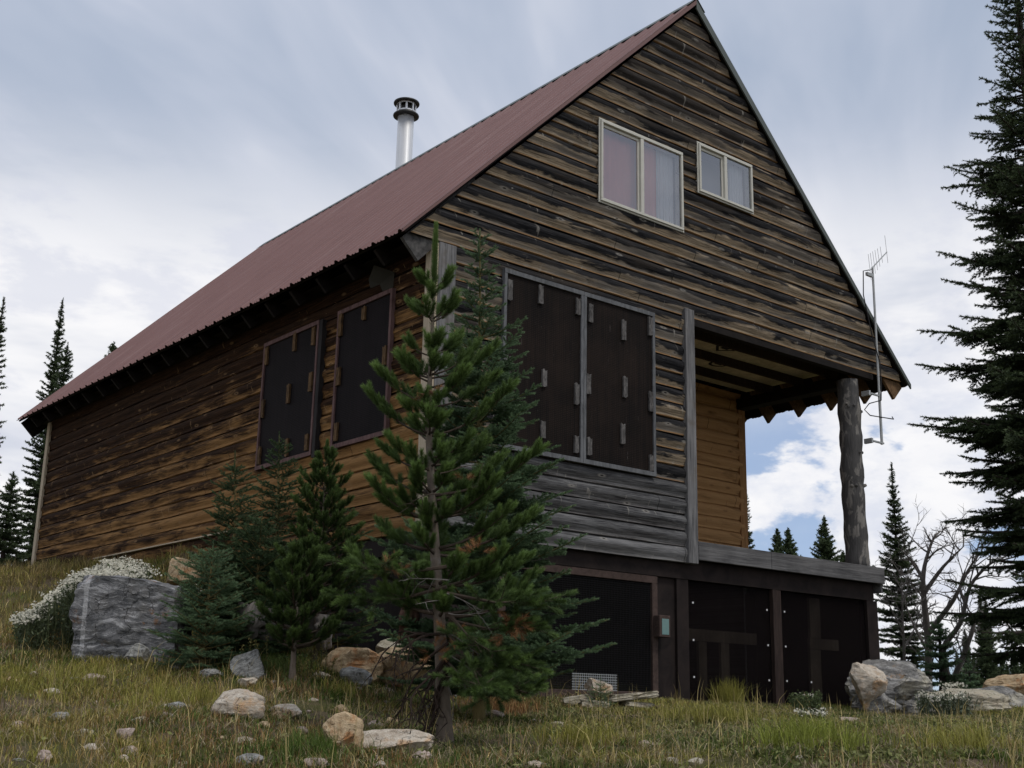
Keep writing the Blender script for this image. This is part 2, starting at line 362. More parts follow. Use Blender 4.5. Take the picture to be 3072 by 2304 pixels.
M['curtain_pink'] = mat('faded_pink_curtain', curt((0.70, 0.26, 0.22), (0.90, 0.40, 0.34)))
M['curtain_white'] = mat('white_net_curtain', curt((0.55, 0.56, 0.60), (0.85, 0.86, 0.88)))
M['room'] = mat('dim_room', lambda t: bsdf(t, (0.25, 0.26, 0.29), 0.9))
def screen(t):
    p = t.n('ShaderNodeNewGeometry').outputs['Position']
    b = t.noise(p, 2, 4, 0.6)
    d = bsdf(t, t.mix(b, (0.004, 0.003, 0.0035, 1), (0.013, 0.010, 0.010, 1)), 0.95, 0.03)
    return t.n('ShaderNodeMixShader', {0: t.m('SUBTRACT', 0.74, t.m('MULTIPLY', b, 0.28), clamp=True), 1: t.n('ShaderNodeBsdfTransparent').outputs[0], 2: d}).outputs[0]
M['screen'] = mat('fine_black_screen', screen)
M['nail'] = mat('white_nail_head', lambda t: bsdf(t, (0.6, 0.6, 0.6), 0.5))
M['wire'] = mat('dark_wire_mesh', lambda t: bsdf(t, (0.022, 0.021, 0.022), 0.7, 0.2))
M['teal'] = mat('teal_plate', lambda t: bsdf(t, t.mix(t.noise(t.n('ShaderNodeNewGeometry').outputs['Position'], 30, 3), (0.10, 0.19, 0.18, 1), (0.17, 0.27, 0.26, 1)), 0.5))
M['stucco'] = mat('wasp_nest_scrap', lambda t: bsdf(t, (0.035, 0.032, 0.025), 0.9))

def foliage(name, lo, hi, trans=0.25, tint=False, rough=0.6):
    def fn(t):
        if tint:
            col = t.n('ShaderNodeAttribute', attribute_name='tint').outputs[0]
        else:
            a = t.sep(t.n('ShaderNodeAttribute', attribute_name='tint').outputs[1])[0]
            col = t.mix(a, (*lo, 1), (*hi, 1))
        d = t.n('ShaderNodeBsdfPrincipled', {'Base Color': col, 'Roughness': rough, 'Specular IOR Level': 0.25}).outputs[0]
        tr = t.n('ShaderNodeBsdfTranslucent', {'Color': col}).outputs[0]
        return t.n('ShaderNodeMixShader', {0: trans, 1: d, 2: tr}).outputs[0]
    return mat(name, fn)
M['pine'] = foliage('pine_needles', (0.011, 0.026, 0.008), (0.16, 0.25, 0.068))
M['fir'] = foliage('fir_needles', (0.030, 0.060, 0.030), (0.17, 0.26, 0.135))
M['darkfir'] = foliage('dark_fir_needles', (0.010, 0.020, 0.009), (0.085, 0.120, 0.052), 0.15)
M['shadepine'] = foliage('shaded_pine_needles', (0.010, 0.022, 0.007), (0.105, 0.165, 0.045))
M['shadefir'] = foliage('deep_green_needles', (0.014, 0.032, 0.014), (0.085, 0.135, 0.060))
M['blades'] = foliage('grass_blades', None, None, 0.3, tint=True)

def bark(lo, hi, lich=None):
    def fn(t):
        p = t.n('ShaderNodeTexCoord').outputs['Object']
        g = t.noise(t.vm('MULTIPLY', p, (30, 30, 9)), 1.2, 6, 0.7, 0.5)
        b = t.noise(p, 6, 4, 0.6)
        col = t.mix(g, (*lo, 1), (*hi, 1))
        if lich: col = t.mix(t.sstep(b, 0.52, 0.66), col, (*lich, 1))
        return bsdf(t, col, 0.9, 0.15, g, 0.8, 0.01)
    return fn
M['bark'] = mat('grey_pine_bark', bark((0.045, 0.036, 0.028), (0.25, 0.205, 0.165), (0.19, 0.165, 0.145)))
M['darklimb'] = mat('brown_limb', bark((0.022, 0.016, 0.012), (0.11, 0.085, 0.066)))
M['darkbark'] = mat('dark_bark', bark((0.015, 0.012, 0.011), (0.075, 0.06, 0.052)))
M['greenstem'] = mat('young_stem', bark((0.07, 0.055, 0.02), (0.22, 0.18, 0.08)))
M['deadwood'] = mat('silver_dead_wood', bark((0.07, 0.062, 0.055), (0.27, 0.25, 0.235)))
M['deadbranch'] = mat('dark_dead_branch', bark((0.010, 0.007, 0.006), (0.05, 0.034, 0.026)))

def rockmat(c0, c1, c2, band=0.0, vein=0.0, spots=None, sc=1.0):
    def fn(t):
        tc = t.n('ShaderNodeTexCoord').outputs['Object']
        p = t.vm('MULTIPLY', tc, (sc, sc, sc))
        n1 = t.noise(p, 2.6, 7, 0.65, 0.4); n2 = t.noise(p, 11, 6, 0.7); n3 = t.noise(p, 40, 4, 0.7)
        lay = t.noise(t.vm('MULTIPLY', t.vm('ADD', p, t.vm('MULTIPLY', t.n('ShaderNodeTexNoise', {'Vector': p, 'Scale': 3.0, 'Detail': 4.0}).outputs[1], (0.22, 0.22, 0.22))), (1.6, 1.6, 8.0)), 3.2, 8, 0.72)
        base = t.mix(t.sstep(t.m('ADD', t.m('MULTIPLY', n2, 0.6), t.m('MULTIPLY', lay, 0.4)), 0.35, 0.65), (*c0, 1), (*c1, 1))
        base = t.mix(t.sstep(n1, 0.50, 0.66), base, (*c2, 1))
        if band:
            base = t.mix(t.m('MULTIPLY', t.sstep(lay, 0.52, 0.60), band), base, tuple(min(0.5, c*2.2) for c in c1)+(1,))
            base = t.mix(t.m('MULTIPLY', t.sstep(lay, 0.44, 0.38), band), base, tuple(c*0.35 for c in c0)+(1,))
        if vein:
            ox = t.sep(tc)[0]; vv = t.m('ABSOLUTE', t.m('SUBTRACT', t.m('ADD', ox, t.m('MULTIPLY', t.m('SUBTRACT', n1, 0.5), 0.06)), vein))
            base = t.mix(t.m('MULTIPLY', t.sstep(vv, 0.026, 0.016), 0.8), base, (0.42, 0.42, 0.43, 1))
        if spots:
            base = t.mix(t.m('MULTIPLY', t.sstep(t.noise(t.vm('ADD', p, (5, 5, 5)), 3.6, 6, 0.7), 0.58, 0.66), 0.8), base, (*spots, 1))
        base = t.mix(t.m('MULTIPLY', t.sstep(n3, 0.60, 0.75), 0.4), base, tuple(c*0.4 for c in c0)+(1,))
        vc = t.n('ShaderNodeTexVoronoi', {'Vector': t.vm('ADD', p, t.vm('MULTIPLY', t.n('ShaderNodeTexNoise', {'Vector': p, 'Scale': 6.0, 'Detail': 5.0}).outputs[1], (0.35, 0.35, 0.35))), 'Scale': 3.2}, feature='DISTANCE_TO_EDGE').outputs[0]
        crack = t.m('MULTIPLY', t.sstep(vc, 0.022, 0.004), t.sstep(n1, 0.42, 0.56))
        base = t.mix(t.m('MULTIPLY', crack, 0.45), base, tuple(c*0.3 for c in c0)+(1,))
        sp = t.noise(p, 85, 3, 0.7); base = t.mix(t.m('MULTIPLY', t.sstep(sp, 0.55, 0.72), 0.35), base, tuple(min(.8, c*1.7) for c in c1)+(1,))
        base = t.mix(t.m('MULTIPLY', t.sstep(sp, 0.45, 0.30), 0.35), base, tuple(c*0.35 for c in c0)+(1,))
        h = t.m('ADD', t.m('MULTIPLY', crack, -0.8), t.m('ADD', t.m('MULTIPLY', lay, 0.8 if band else 0.3), t.m('ADD', t.m('MULTIPLY', n2, 0.5), t.m('MULTIPLY', n3, 0.35))))
        return bsdf(t, base, 0.9, 0.15, h, 0.9, 0.025)
    return fn
M['rock_grey'] = mat('grey_banded_stone', rockmat((0.085, 0.088, 0.095), (0.22, 0.22, 0.225), (0.15, 0.145, 0.14), 0.55, vein=-0.36, spots=(0.20, 0.10, 0.045)))
M['rock_orange'] = mat('orange_tan_stone', rockmat((0.30, 0.20, 0.11), (0.56, 0.44, 0.29), (0.36, 0.165, 0.065), 0.0, spots=(0.62, 0.53, 0.39), sc=1.6))
M['rock_white'] = mat('cream_stone', rockmat((0.38, 0.31, 0.24), (0.62, 0.56, 0.47), (0.50, 0.31, 0.165), 0.15, sc=1.5))
M['rock_lichen'] = mat('pale_grey_stone', rockmat((0.15, 0.15, 0.145), (0.40, 0.40, 0.375), (0.26, 0.255, 0.23), 0.4, sc=2.2))
M['rock_mixed'] = mat('grey_and_ochre_stone', rockmat((0.11, 0.11, 0.108), (0.29, 0.28, 0.265), (0.44, 0.41, 0.33), 0.3, spots=(0.44, 0.24, 0.09), sc=.8))
M['rock_slab'] = mat('sandy_slab', rockmat((0.30, 0.27, 0.20), (0.50, 0.455, 0.36), (0.42, 0.36, 0.27), 0.2, sc=2))
M['rock_pink'] = mat('pinkish_stone', rockmat((0.30, 0.23, 0.20), (0.52, 0.43, 0.38), (0.34, 0.25, 0.20), 0.0, sc=2))

def groundmat(t):
    p = t.n('ShaderNodeNewGeometry').outputs['Position']
    a = t.noise(p, 0.9, 6, 0.62); b = t.noise(p, 7, 6, 0.7); c = t.noise(p, 45, 4, 0.7)
    soil = t.mix(b, (0.045, 0.034, 0.022, 1), (0.20, 0.155, 0.105, 1))
    moss = t.mix(b, (0.035, 0.038, 0.014, 1), (0.13, 0.125, 0.05, 1))
    col = t.mix(t.sstep(a, 0.44, 0.56), soil, moss)
    col = t.mix(t.m('MULTIPLY', t.sstep(c, 0.62, 0.72), 0.5), col, (0.20, 0.17, 0.13, 1))
    return bsdf(t, col, 0.95, 0.1, t.m('ADD', b, c), 0.8, 0.03)
M['ground'] = mat('alpine_soil', groundmat)

# ------------------------------------------------------------------ ground
ctrl = [at(*p) for p in [
    (0,2304,6.6),(768,2304,6.8),(1536,2304,6.9),(2304,2304,6.9),(3072,2304,6.9),
    (0,2130,8.8),(0,1950,11.5),(0,1835,16),(0,1758,22),
    (300,2150,8.6),(300,1995,11),(300,1815,16),(600,2150,8),(640,1985,11),(850,1950,11.6),
    (1000,2195,8.3),(1000,2050,10.5),(1340,2240,8.0),(1340,2130,11),(1800,2225,8.5),(1800,2150,11),
    (2300,2220,8.8),(2300,2140,13),(2700,2214,9.2),(2700,2150,15),(3072,2208,9.2),(3072,2135,15),(3000,2090,19)]]
ctrl += [np.array(p, float) for p in [
    (7.04,10,.10),(9,10,.05),(11,10,.03),(13,10,.02),(14.8,10,.03),(7.04,11,.25),(7.04,12,.5),(7.04,13,1.0),(7.04,14.5,1.62),
    (7.04,15.6,1.93),(7.04,18,1.95),(7.04,21.8,1.92),(6.5,24.5,2.15),(12,24,1.3),(12,16,.8),(17,22,.4),(17,15,.15),(21,15,.3),(23,20,.0),
    (0,0,-1.6),(1.6,4.2,-.85),(3.0,3.6,-.9),(4.3,2.4,-.9),(-4,-4,-2.4),(5,-4,-1.9),(-5,4,-1.2),(9,0,-1.0),(0,14,1.1),(-6,12,.6),(16,3,-.7),(24,6,-.6),
    (-22,20,-1),(-14,34,-2.0),(6,42,-3),(22,40,-4),(38,26,-4),(42,6,-5),(30,-16,-5),(6,-32,-7),(-24,-24,-6),(-32,0,-4),(2,30,1.4),(14,32,-.8)]]
ctrl = np.array(ctrl)
def _k(r2): return np.where(r2 > 1e-12, 0.5*r2*np.log(np.maximum(r2, 1e-12)), 0.0)
_d2 = ((ctrl[:, None, :2]-ctrl[None, :, :2])**2).sum(-1)
n_ = len(ctrl); A = np.zeros((n_+3, n_+3)); A[:n_, :n_] = _k(_d2)+np.eye(n_)*0.02
A[:n_, n_] = 1; A[:n_, n_+1:] = ctrl[:, :2]; A[n_:, :n_] = A[:n_, n_:].T
_w = np.linalg.solve(A, np.concatenate([ctrl[:, 2], np.zeros(3)]))
_perm = rng.random((256, 256))
def vnoise(x, y):
    xi = np.floor(x).astype(int); yi = np.floor(y).astype(int); fx = x-xi; fy = y-yi
    fx = fx*fx*(3-2*fx); fy = fy*fy*(3-2*fy)
    g = lambda a, b: _perm[a % 256, b % 256]
    return (g(xi, yi)*(1-fx)+g(xi+1, yi)*fx)*(1-fy)+(g(xi, yi+1)*(1-fx)+g(xi+1, yi+1)*fx)*fy
def fbm(x, y, o=4):
    s = 0; a = 1.0; n = 0
    for i in range(o): s = s+a*vnoise(x*2**i+13*i, y*2**i+7*i); n += a; a *= 0.5
    return s/n
def hgt(x, y):
    x = np.asarray(x, float); y = np.asarray(y, float); sh = x.shape
    X = x.ravel(); Y = y.ravel()
    z = _k((X[:, None]-ctrl[None, :, 0])**2+(Y[:, None]-ctrl[None, :, 1])**2)@_w[:n_]+_w[n_]+_w[n_+1]*X+_w[n_+2]*Y
    r = np.hypot(X-6, Y-6); f = np.clip((r-26)/14, 0, 1); f = f*f*(3-2*f)
    z = z*(1-f)+(-4-np.clip(r-34, 0, 400)*0.07)*f
    amp = 0.05*np.clip(1-(r-30)/10, 0, 1)+0.0
    z = z+(fbm(X*1.3, Y*1.3)-.5)*2*amp*0.8+(fbm(X*6, Y*6, 3)-.5)*0.04
    return z.reshape(sh)
def h1(x, y): return float(hgt(np.array([x]), np.array([y]))[0])
def hit(px, py, t0=4.0, t1=40.0):
    """where the sight line first meets the ground"""
    d = ray(px, py); ts = np.arange(t0, t1, 0.03)
    g = hgt(d[0]*ts, d[1]*ts)-d[2]*ts
    i = np.argmax(g > 0) if (g > 0).any() else np.argmin(np.abs(g))
    t = ts[i]; return np.array([d[0]*t, d[1]*t, h1(d[0]*t, d[1]*t)]), t
def axis(lo, hi, a, b, step, far):
    m = list(np.arange(a, b, step)); s = step; x = a; L = []
    while x > lo: s *= 1.18; x -= s; L.append(x)
    s = step; x = m[-1]; Rr = []
    while x < hi: s *= 1.18; x += s; Rr.append(x)
    return np.array(L[::-1]+m+Rr)
gxs = axis(-6000, 6000, -2, 22, 0.11, 0); gys = axis(-6000, 6000, 1, 26, 0.11, 0)
GX, GY = np.meshgrid(gxs, gys)
GZ = np.zeros_like(GX)
for i in range(GX.shape[0]): GZ[i] = hgt(GX[i], GY[i])
nx, ny = len(gxs), len(gys); idx = np.arange(nx*ny).reshape(ny, nx)
F = np.stack([idx[:-1, :-1], idx[:-1, 1:], idx[1:, 1:], idx[1:, :-1]], -1).reshape(-1, 4)
gnd = fast_mesh('ground', np.stack([GX, GY, GZ], -1).reshape(-1, 3), F, M['ground'], smooth=True)
tag(gnd, 'sloping alpine ground of brown soil around the cabin', 'ground', kind='structure')

# ------------------------------------------------------------------ cabin
X0, X1, Y0, Y1 = 7.04, 14.82, 10.03, 21.85
RX, RZ, EXL, EXR, EZ = 11.13, 9.36, 6.52, 15.75, 4.75
RY0, RY1 = 9.93, 22.3
cabin = empty('cabin', (X0, Y0, Z0))
tag(cabin, 'weathered two-storey log-sided cabin with a steep red metal roof and corner porch', 'cabin')
OFF = (X0, Y0, Z0)
def part(mb, name, m, parent=None, **k): return mb.build(name, M[m] if isinstance(m, str) else m, parent or cabin, off=OFF, **k)

PV = [0, .012, .05, .09, .24, .38, .50, .64, .80, .92, .98]
PP = [.004, .032, .034, .026, .036, .052, .062, .063, .051, .028, .003]
def log_wall(name, m, a0, a1, z0, z1, fixed, axis_, sign, limits=None, holes=(), step=0.12):
    """courses of rounded log siding. fixed = wall plane; sign = outward direction"""
    zs, ps = [], []
    k0 = math.floor((z0-Z0)/EXPO+1e-6); k1 = math.ceil((z1-Z0)/EXPO)
    for k in range(k0, k1):
        for v, p in zip(PV, PP):
            z = Z0+(k+v)*EXPO
            if z0-1e-6 <= z <= z1: zs.append(z); ps.append((p, k))
    zs.append(z1); ps.append((0.004, k1))
    n = max(2, int((a1-a0)/step)); us = np.linspace(0, 1, n+1)
    V = np.zeros((len(zs), n+1, 3))
    for i, (z, (p, k)) in enumerate(zip(zs, ps)):
        lo, hi = (a0, a1) if limits is None else limits(z)
        a = lo+(hi-lo)*us
        wob = (vnoise(a*1.1+k*31.7, np.full_like(a, k*3.3))-.5)*0.016+(vnoise(a*5+k*11, np.full_like(a, z*9))-.5)*0.007
        pp = p*(1+0.25*(vnoise(a*0.7+k*5.1, np.full_like(a, 0.5+k))-.5))+wob*(1 if p > .012 else .3)
        zz_ = z+(vnoise(a*1.7+k*9.1, np.full_like(a, k+.3))-.5)*0.016*(0 if i in (0, len(zs)-1) else 1)
        V[i, :, 2] = zz_
        if axis_ == 'x': V[i, :, 0] = a; V[i, :, 1] = fixed+sign*pp
        else: V[i, :, 1] = a; V[i, :, 0] = fixed+sign*pp
    ix = np.arange(len(zs)*(n+1)).reshape(len(zs), n+1)
    Fq = []
    for i in range(len(zs)-1):
        for j in range(n):
            ca = (V[i, j]+V[i+1, j+1])/2; a = ca[0] if axis_ == 'x' else ca[1]
            if any(h[0] < a < h[1] and h[2] < ca[2] < h[3] for h in holes): continue
            q = (ix[i, j], ix[i, j+1], ix[i+1, j+1], ix[i+1, j])
            Fq.append(q if (axis_ == 'x') == (sign < 0) else q[::-1])
    W = V.reshape(-1, 3)-np.array(OFF)
    return fast_mesh(name, W, np.array(Fq), M[m], cabin, smooth=True)

ZB = Z0+16*EXPO            # 4.79: underside of the gable siding
def gl(z): d = RZ-z-0.10; return (RX-d, RX+d) if d > 0.05 else (RX-.05, RX+.05)
WIN = [(9.37, 10.83, 5.92, 7.00), (11.15, 12.23, 6.565, 7.26)]
log_wall('gable_siding', 'front', 0, 0, ZB, RZ-0.16, Y0, 'x', -1, limits=gl, step=0.0
         or 0.06, holes=[(a+.05, b-.05, c+.05, d-.05) for a, b, c, d in WIN]) if False else None
def gable():
    z0, z1 = ZB, RZ-0.16
    return log_wall('gable_siding', 'front', 6.6, 15.6, z0, z1, Y0, 'x', -1, limits=gl,
                    holes=[(a+.04, b-.04, c+.03, d-.03) for a, b, c, d in WIN], step=0.07)
gable()
log_wall('front_siding', 'front', X0+.02, 10.86, Z0, ZB, Y0, 'x', -1)
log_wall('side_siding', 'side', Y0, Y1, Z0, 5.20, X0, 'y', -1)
log_wall('porch_back_siding', 'porch', 10.9, X1-.08, 1.95, 4.90, 12.42, 'x', -1)
part(MB().box(X1-.06, X1, 12.44, Y1, 0.0, 5.2), 'side_wall', 'front')
part(MB().box(X0+.01, X1, Y1, Y1+.06, 0.2, 5.2).prism([(X0, 5.2), (X1, 5.2), (RX, RZ-.25)], 'y', Y1, Y1+.06), 'back_wall', 'front')
part(MB().box(11.0, 11.04, 10.06, 12.40, 1.95, 4.9), 'porch_side_wall', 'porch')
# inner liners so that no light leaks through the siding sheets
part(MB().box(X0+.02, X0+.06, Y0+.05, Y1, 1.68, 5.1).box(X0+.06, 10.98, Y0+.05, Y0+.09, Z0, 4.8), 'wall_lining', 'room')

# roof sheets, 45 degrees each way
def roof_slope(side):
    prof = []
    per = 0.2535; y = RY0; k = 0
    while y < RY1:
        for dy, h in ((0, 0), (.030, .030), (.060, .030), (.092, 0), (.138, 0), (.148, .010), (.160, .010), (.170, 0), (.198, 0), (.208, .010), (.220, .010), (.230, 0)):
            if y+dy < RY1: prof.append((y+dy, h))
        y += per
    prof.append((RY1, 0))
    n = len(prof); ex = EXL if side < 0 else EXR
    s = 24
    P = np.zeros((s+1, n, 3))
    for i in range(s+1):
        u = i/s
        for j, (yy, h) in enumerate(prof):
            x = RX+(ex-RX)*u; z = RZ+(EZ-RZ)*u
            wv = (vnoise(np.array([yy*.8]), np.array([u*5.0]))[0]-.5)*0.010
            hh = (h+wv)*0.7071
            P[i, j] = (x+side*hh-OFF[0], yy-OFF[1], z+hh-OFF[2])
    ix = np.arange((s+1)*n).reshape(s+1, n)
    Fq = np.stack([ix[:-1, :-1], ix[1:, :-1], ix[1:, 1:], ix[:-1, 1:]], -1).reshape(-1, 4)
    if side > 0: Fq = Fq[:, ::-1]
    return fast_mesh('roof', P.reshape(-1, 3), Fq, M['roof'], cabin)
roofL = roof_slope(-1); roofR = roof_slope(1)
# screws
for side, ro in ((-1, roofL), (1, roofR)):
    mb = MB(); ex = EXL if side < 0 else EXR
    for r_, u in enumerate(np.linspace(0.035, 0.985, 10)):
        y = RY0+0.045
        while y < RY1:
            x = RX+(ex-RX)*u+side*.004; z = RZ+(EZ-RZ)*u+.004
            mb.box(x-.008, x+.008, y-.008, y+.008, z-.004, z+.010); y += 0.2535
    part(mb, 'screws', 'screw', ro)['kind'] = 'stuff'
# boards under the metal, seen from below
def slab(x0, z0, x1, z1, th, y0, y1, side):
    d = th*0.7071
    return MB().prism([(x0, z0), (x1, z1), (x1-side*d, z1-d), (x0-side*d, z0-d)] if side > 0 else [(x1, z1), (x0, z0), (x0-side*d, z0-d), (x1-side*d, z1-d)], 'y', y0, y1)
part(slab(RX, RZ-.012, EXL+.03, EZ+.03-.012, .03, RY0+.02, RY1-.02, -1), 'roof_deck', 'soffit')
part(slab(RX, RZ-.012, EXR-.03, EZ+.03-.012, .03, RY0+.02, RY1-.02, 1), 'roof_deck', 'soffit')
# rake trim: red angle on the left; right one's shade painted as grey green
def rake(side, m):
    ex = EXL if side < 0 else EXR
    mb = MB(); a = 0.075; x0, z0, x1, z1 = RX, RZ+.02, ex, EZ+.02
    dd = .035 if side < 0 else .07
    mb.poly([(x0, RY0-.012, z0), (x1, RY0-.012, z1), (x1-side*.0, RY0-.012, z1-dd), (x0, RY0-.012, z0-dd*2),
             (x0, RY0+.012, z0), (x1, RY0+.012, z1), (x1, RY0+.012, z1-dd), (x0, RY0+.012, z0-dd*2)],
            [(0,1,2,3), (7,6,5,4), (0,4,5,1), (1,5,6,2), (2,6,7,3), (3,7,4,0)])
    q = 0.10
    mb.poly([(x0, RY0-.012, z0+.004), (x1, RY0-.012, z1+.004), (x1, RY0+q, z1+.006), (x0, RY0+q, z0+.006)], [(0, 1, 2, 3)])
    return part(mb, 'rake_trim', m)
rake(-1, 'roof'); rake(1, 'capmetal')
mb = MB(); c = 0.16
for s in (-1, 1):
    a, b = (RX, RZ+.050), (RX+s*c, RZ+.050-c)
    mb.poly([(a[0], RY0-.02, a[1]), (b[0], RY0-.02, b[1]), (b[0], RY1+.02, b[1]), (a[0], RY1+.02, a[1]),
             (a[0], RY0-.02, a[1]-.006), (b[0], RY0-.02, b[1]-.006), (b[0], RY1+.02, b[1]-.006), (a[0], RY1+.02, a[1]-.006)],
            [(0,1,2,3), (7,6,5,4), (0,4,5,1), (1,5,6,2), (2,6,7,3)])
part(mb, 'ridge_cap', 'capmetal')
# rafters: end one on each side is built, the rest are copies
def rafter(side, y, m, depth=.30):
    ex = EXL if side < 0 else EXR
    d = depth*0.7071; t0 = .06
    x0 = ex-side*.04; z0 = EZ-.005
    L = 0.95
    pts = [(x0-side*t0*.5, z0+.04*0), (x0-side*L, z0+L-.0), (x0-side*L-side*d, z0+L-d), (x0-side*t0*.5-side*d, z0-d)]
    pts = [(p[0], p[1]-.02) for p in pts]
    if side > 0: pts = pts[::-1]
    return part(MB().prism(pts, 'y', y, y+.045), 'rafter', m)
rafter(-1, Y0+.005, 'grey_diag'); rafter(1, Y0+.005, 'tan_rafter')
base = {-1: rafter(-1, 10.55, 'soffit', .20), 1: rafter(1, 10.55, 'tan_rafter', .26)}
for s in (-1, 1):
    for i in range(1, 19):
        o = base[s].copy(); C.collection.objects.link(o); o.parent = cabin; o.location.y += i*.62
    o = rafter(s, RY1-.08, 'soffit', .34)
# plywood closing the left eave at its far end, and the soffit scrap hanging near the front
part(MB().box(EXL+.25, X0, Y0+.05, RY1-.1, 4.74, 4.76), 'soffit_board', 'soffit')
mb = MB(); mb.poly([(6.80, 10.9, 4.70), (6.98, 10.75, 4.62), (6.99, 10.78, 4.45), (6.93, 10.9, 4.42), (6.90, 10.92, 4.5), (6.82, 10.98, 4.45), (6.8, 11.0, 4.55)], [(0, 1, 2, 3, 4, 5, 6)])
part(mb, 'paper_scrap', 'stucco')

# chimney
chx, chy = 11.62, 17.76
ch = MB()
def ring_pts(r, z, n=32): return [(chx+r*math.cos(2*math.pi*i/n), chy+r*math.sin(2*math.pi*i/n), z) for i in range(n)]
def lathe(mb, prof, n=32):
    b = len(mb.v)
    for r, z in prof: mb.v += ring_pts(r, z, n)
    for i in range(len(prof)-1):
        for k in range(n):
            k2 = (k+1) % n; mb.f.append((b+i*n+k, b+i*n+k2, b+(i+1)*n+k2, b+(i+1)*n+k))
    return mb
lathe(ch, [(.155, 8.6), (.155, 9.60), (.163, 9.60), (.163, 9.63), (.155, 9.63), (.155, 10.80), (.0, 10.80)])
chim = part(ch, 'chimney', 'steel', smooth=True)
for p in chim.data.polygons: p.use_smooth = True
cap = lathe(MB(), [(.12, 10.78), (.245, 10.80), (.25, 10.815), (.245, 10.83), (.12, 10.92), (.0, 10.92)])
lathe(cap, [(.05, 11.07), (.245, 11.06), (.25, 11.075), (.245, 11.09), (.12, 11.13), (.0, 11.14)])
part(cap, 'chimney_cap', 'blackmetal', chim)
col_ = MB(); lathe(col_, [(.175, 11.03), (.175, 11.065)]); lathe(col_, [(.175, 10.87), (.175, 10.905)])
for k in range(8):
    a = k*math.pi/4+.2; x, y = chx+.172*math.cos(a), chy+.172*math.sin(a)
    col_.box(x-.014, x+.014, y-.014, y+.014, 10.88, 11.05)
part(col_, 'chimney_cap_band', 'steel', chim)
part(lathe(MB(), [(.10, 10.85), (.10, 11.06)]), 'chimney_cap_core', 'blackmetal', chim)

# gable windows
def window(x0, x1, z0, z1, kind):
    f = .034; yb, yf = Y0+.03, Y0-.092; xm = x0+(x1-x0)*.49
    mb = MB().box(x0, x1, yf, yb, z1-f, z1).box(x0, x1, yf, yb, z0, z0+f).box(x0, x0+f, yf, yb, z0+f, z1-f).box(x1-f, x1, yf, yb, z0+f, z1-f)
    mb.box(xm-.028, xm+.028, yf+.004, yb, z0+f, z1-f)
    lip = .022
    mb.box(x0-lip, x1+lip, yf+.02, yf+.035, z1, z1+lip).box(x0-lip, x1+lip, yf+.02, yf+.035, z0-lip, z0).box(x0-lip, x0, yf+.02, yf+.035, z0, z1).box(x1, x1+lip, yf+.02, yf+.035, z0, z1)
    w_ = part(mb, 'window', 'vinyl', bevel=.003)
    s = .026; a0, a1 = x0+f, xm-.028; sy0, sy1 = yf+.035, yf+.06
    sb = MB().box(a0, a1, sy0, sy1, z1-f-s*1.6, z1-f-.004).box(a0, a1, sy0, sy1, z0+f, z0+f+s).box(a0, a0+s*.6, sy0, sy1, z0+f+s, z1-f-s*1.6).box(a1-s*1.2, a1, sy0, sy1, z0+f+s, z1-f-s*1.6)
    part(sb, 'sash', 'vinyl', w_, bevel=.002)
    def pane(xa, xb, yy, za, zb): part(MB().poly([(xa, yy, za), (xb, yy, za), (xb, yy, zb), (xa, yy, zb)], [(0, 1, 2, 3)]), 'pane', 'glass', w_)
    pane(a0+s*.6, a1-s*1.2, sy0+.012, z0+f+s, z1-f-s*1.6)
    pane(xm+.028, x1-f, yf+.024, z0+f, z1-f)
    # curtains hang inside
    def curtain(c0, c1, m, yy):
        n = 60; V = []; Fq = []
        for i in range(n+1):
            x = c0+(c1-c0)*i/n; d = .006*math.sin(i*.9)+.006*math.sin(i*.31+1)
            V += [(x, yy+d, z0+.01), (x, yy+d, z1-.01)]
        for i in range(n): Fq.append((2*i, 2*i+2, 2*i+3, 2*i+1))
        part(MB().poly(V, Fq), 'curtain', m, w_, smooth=True)
    if kind == 'big':
        curtain(x0+.04, x0+(x1-x0)*.78, 'curtain_pink', Y0+.07); curtain(x0+(x1-x0)*.76, x1-.04, 'curtain_white', Y0+.055)
    else:
        curtain(x0+(x1-x0)*.70, x1-.04, 'curtain_white', Y0+.06)
    part(MB().box(x0+.02, x1-.02, Y0+.30, Y0+.32, z0-.05, z1+.05), 'room_backing', 'room' if kind == 'big' else 'room', w_)
    return w_
wb = window(*WIN[0], 'big'); tag(wb, 'larger sliding gable window with a faded pink curtain')
ws = window(*WIN[1], 'small'); tag(ws, 'smaller sliding gable window near the right rake')

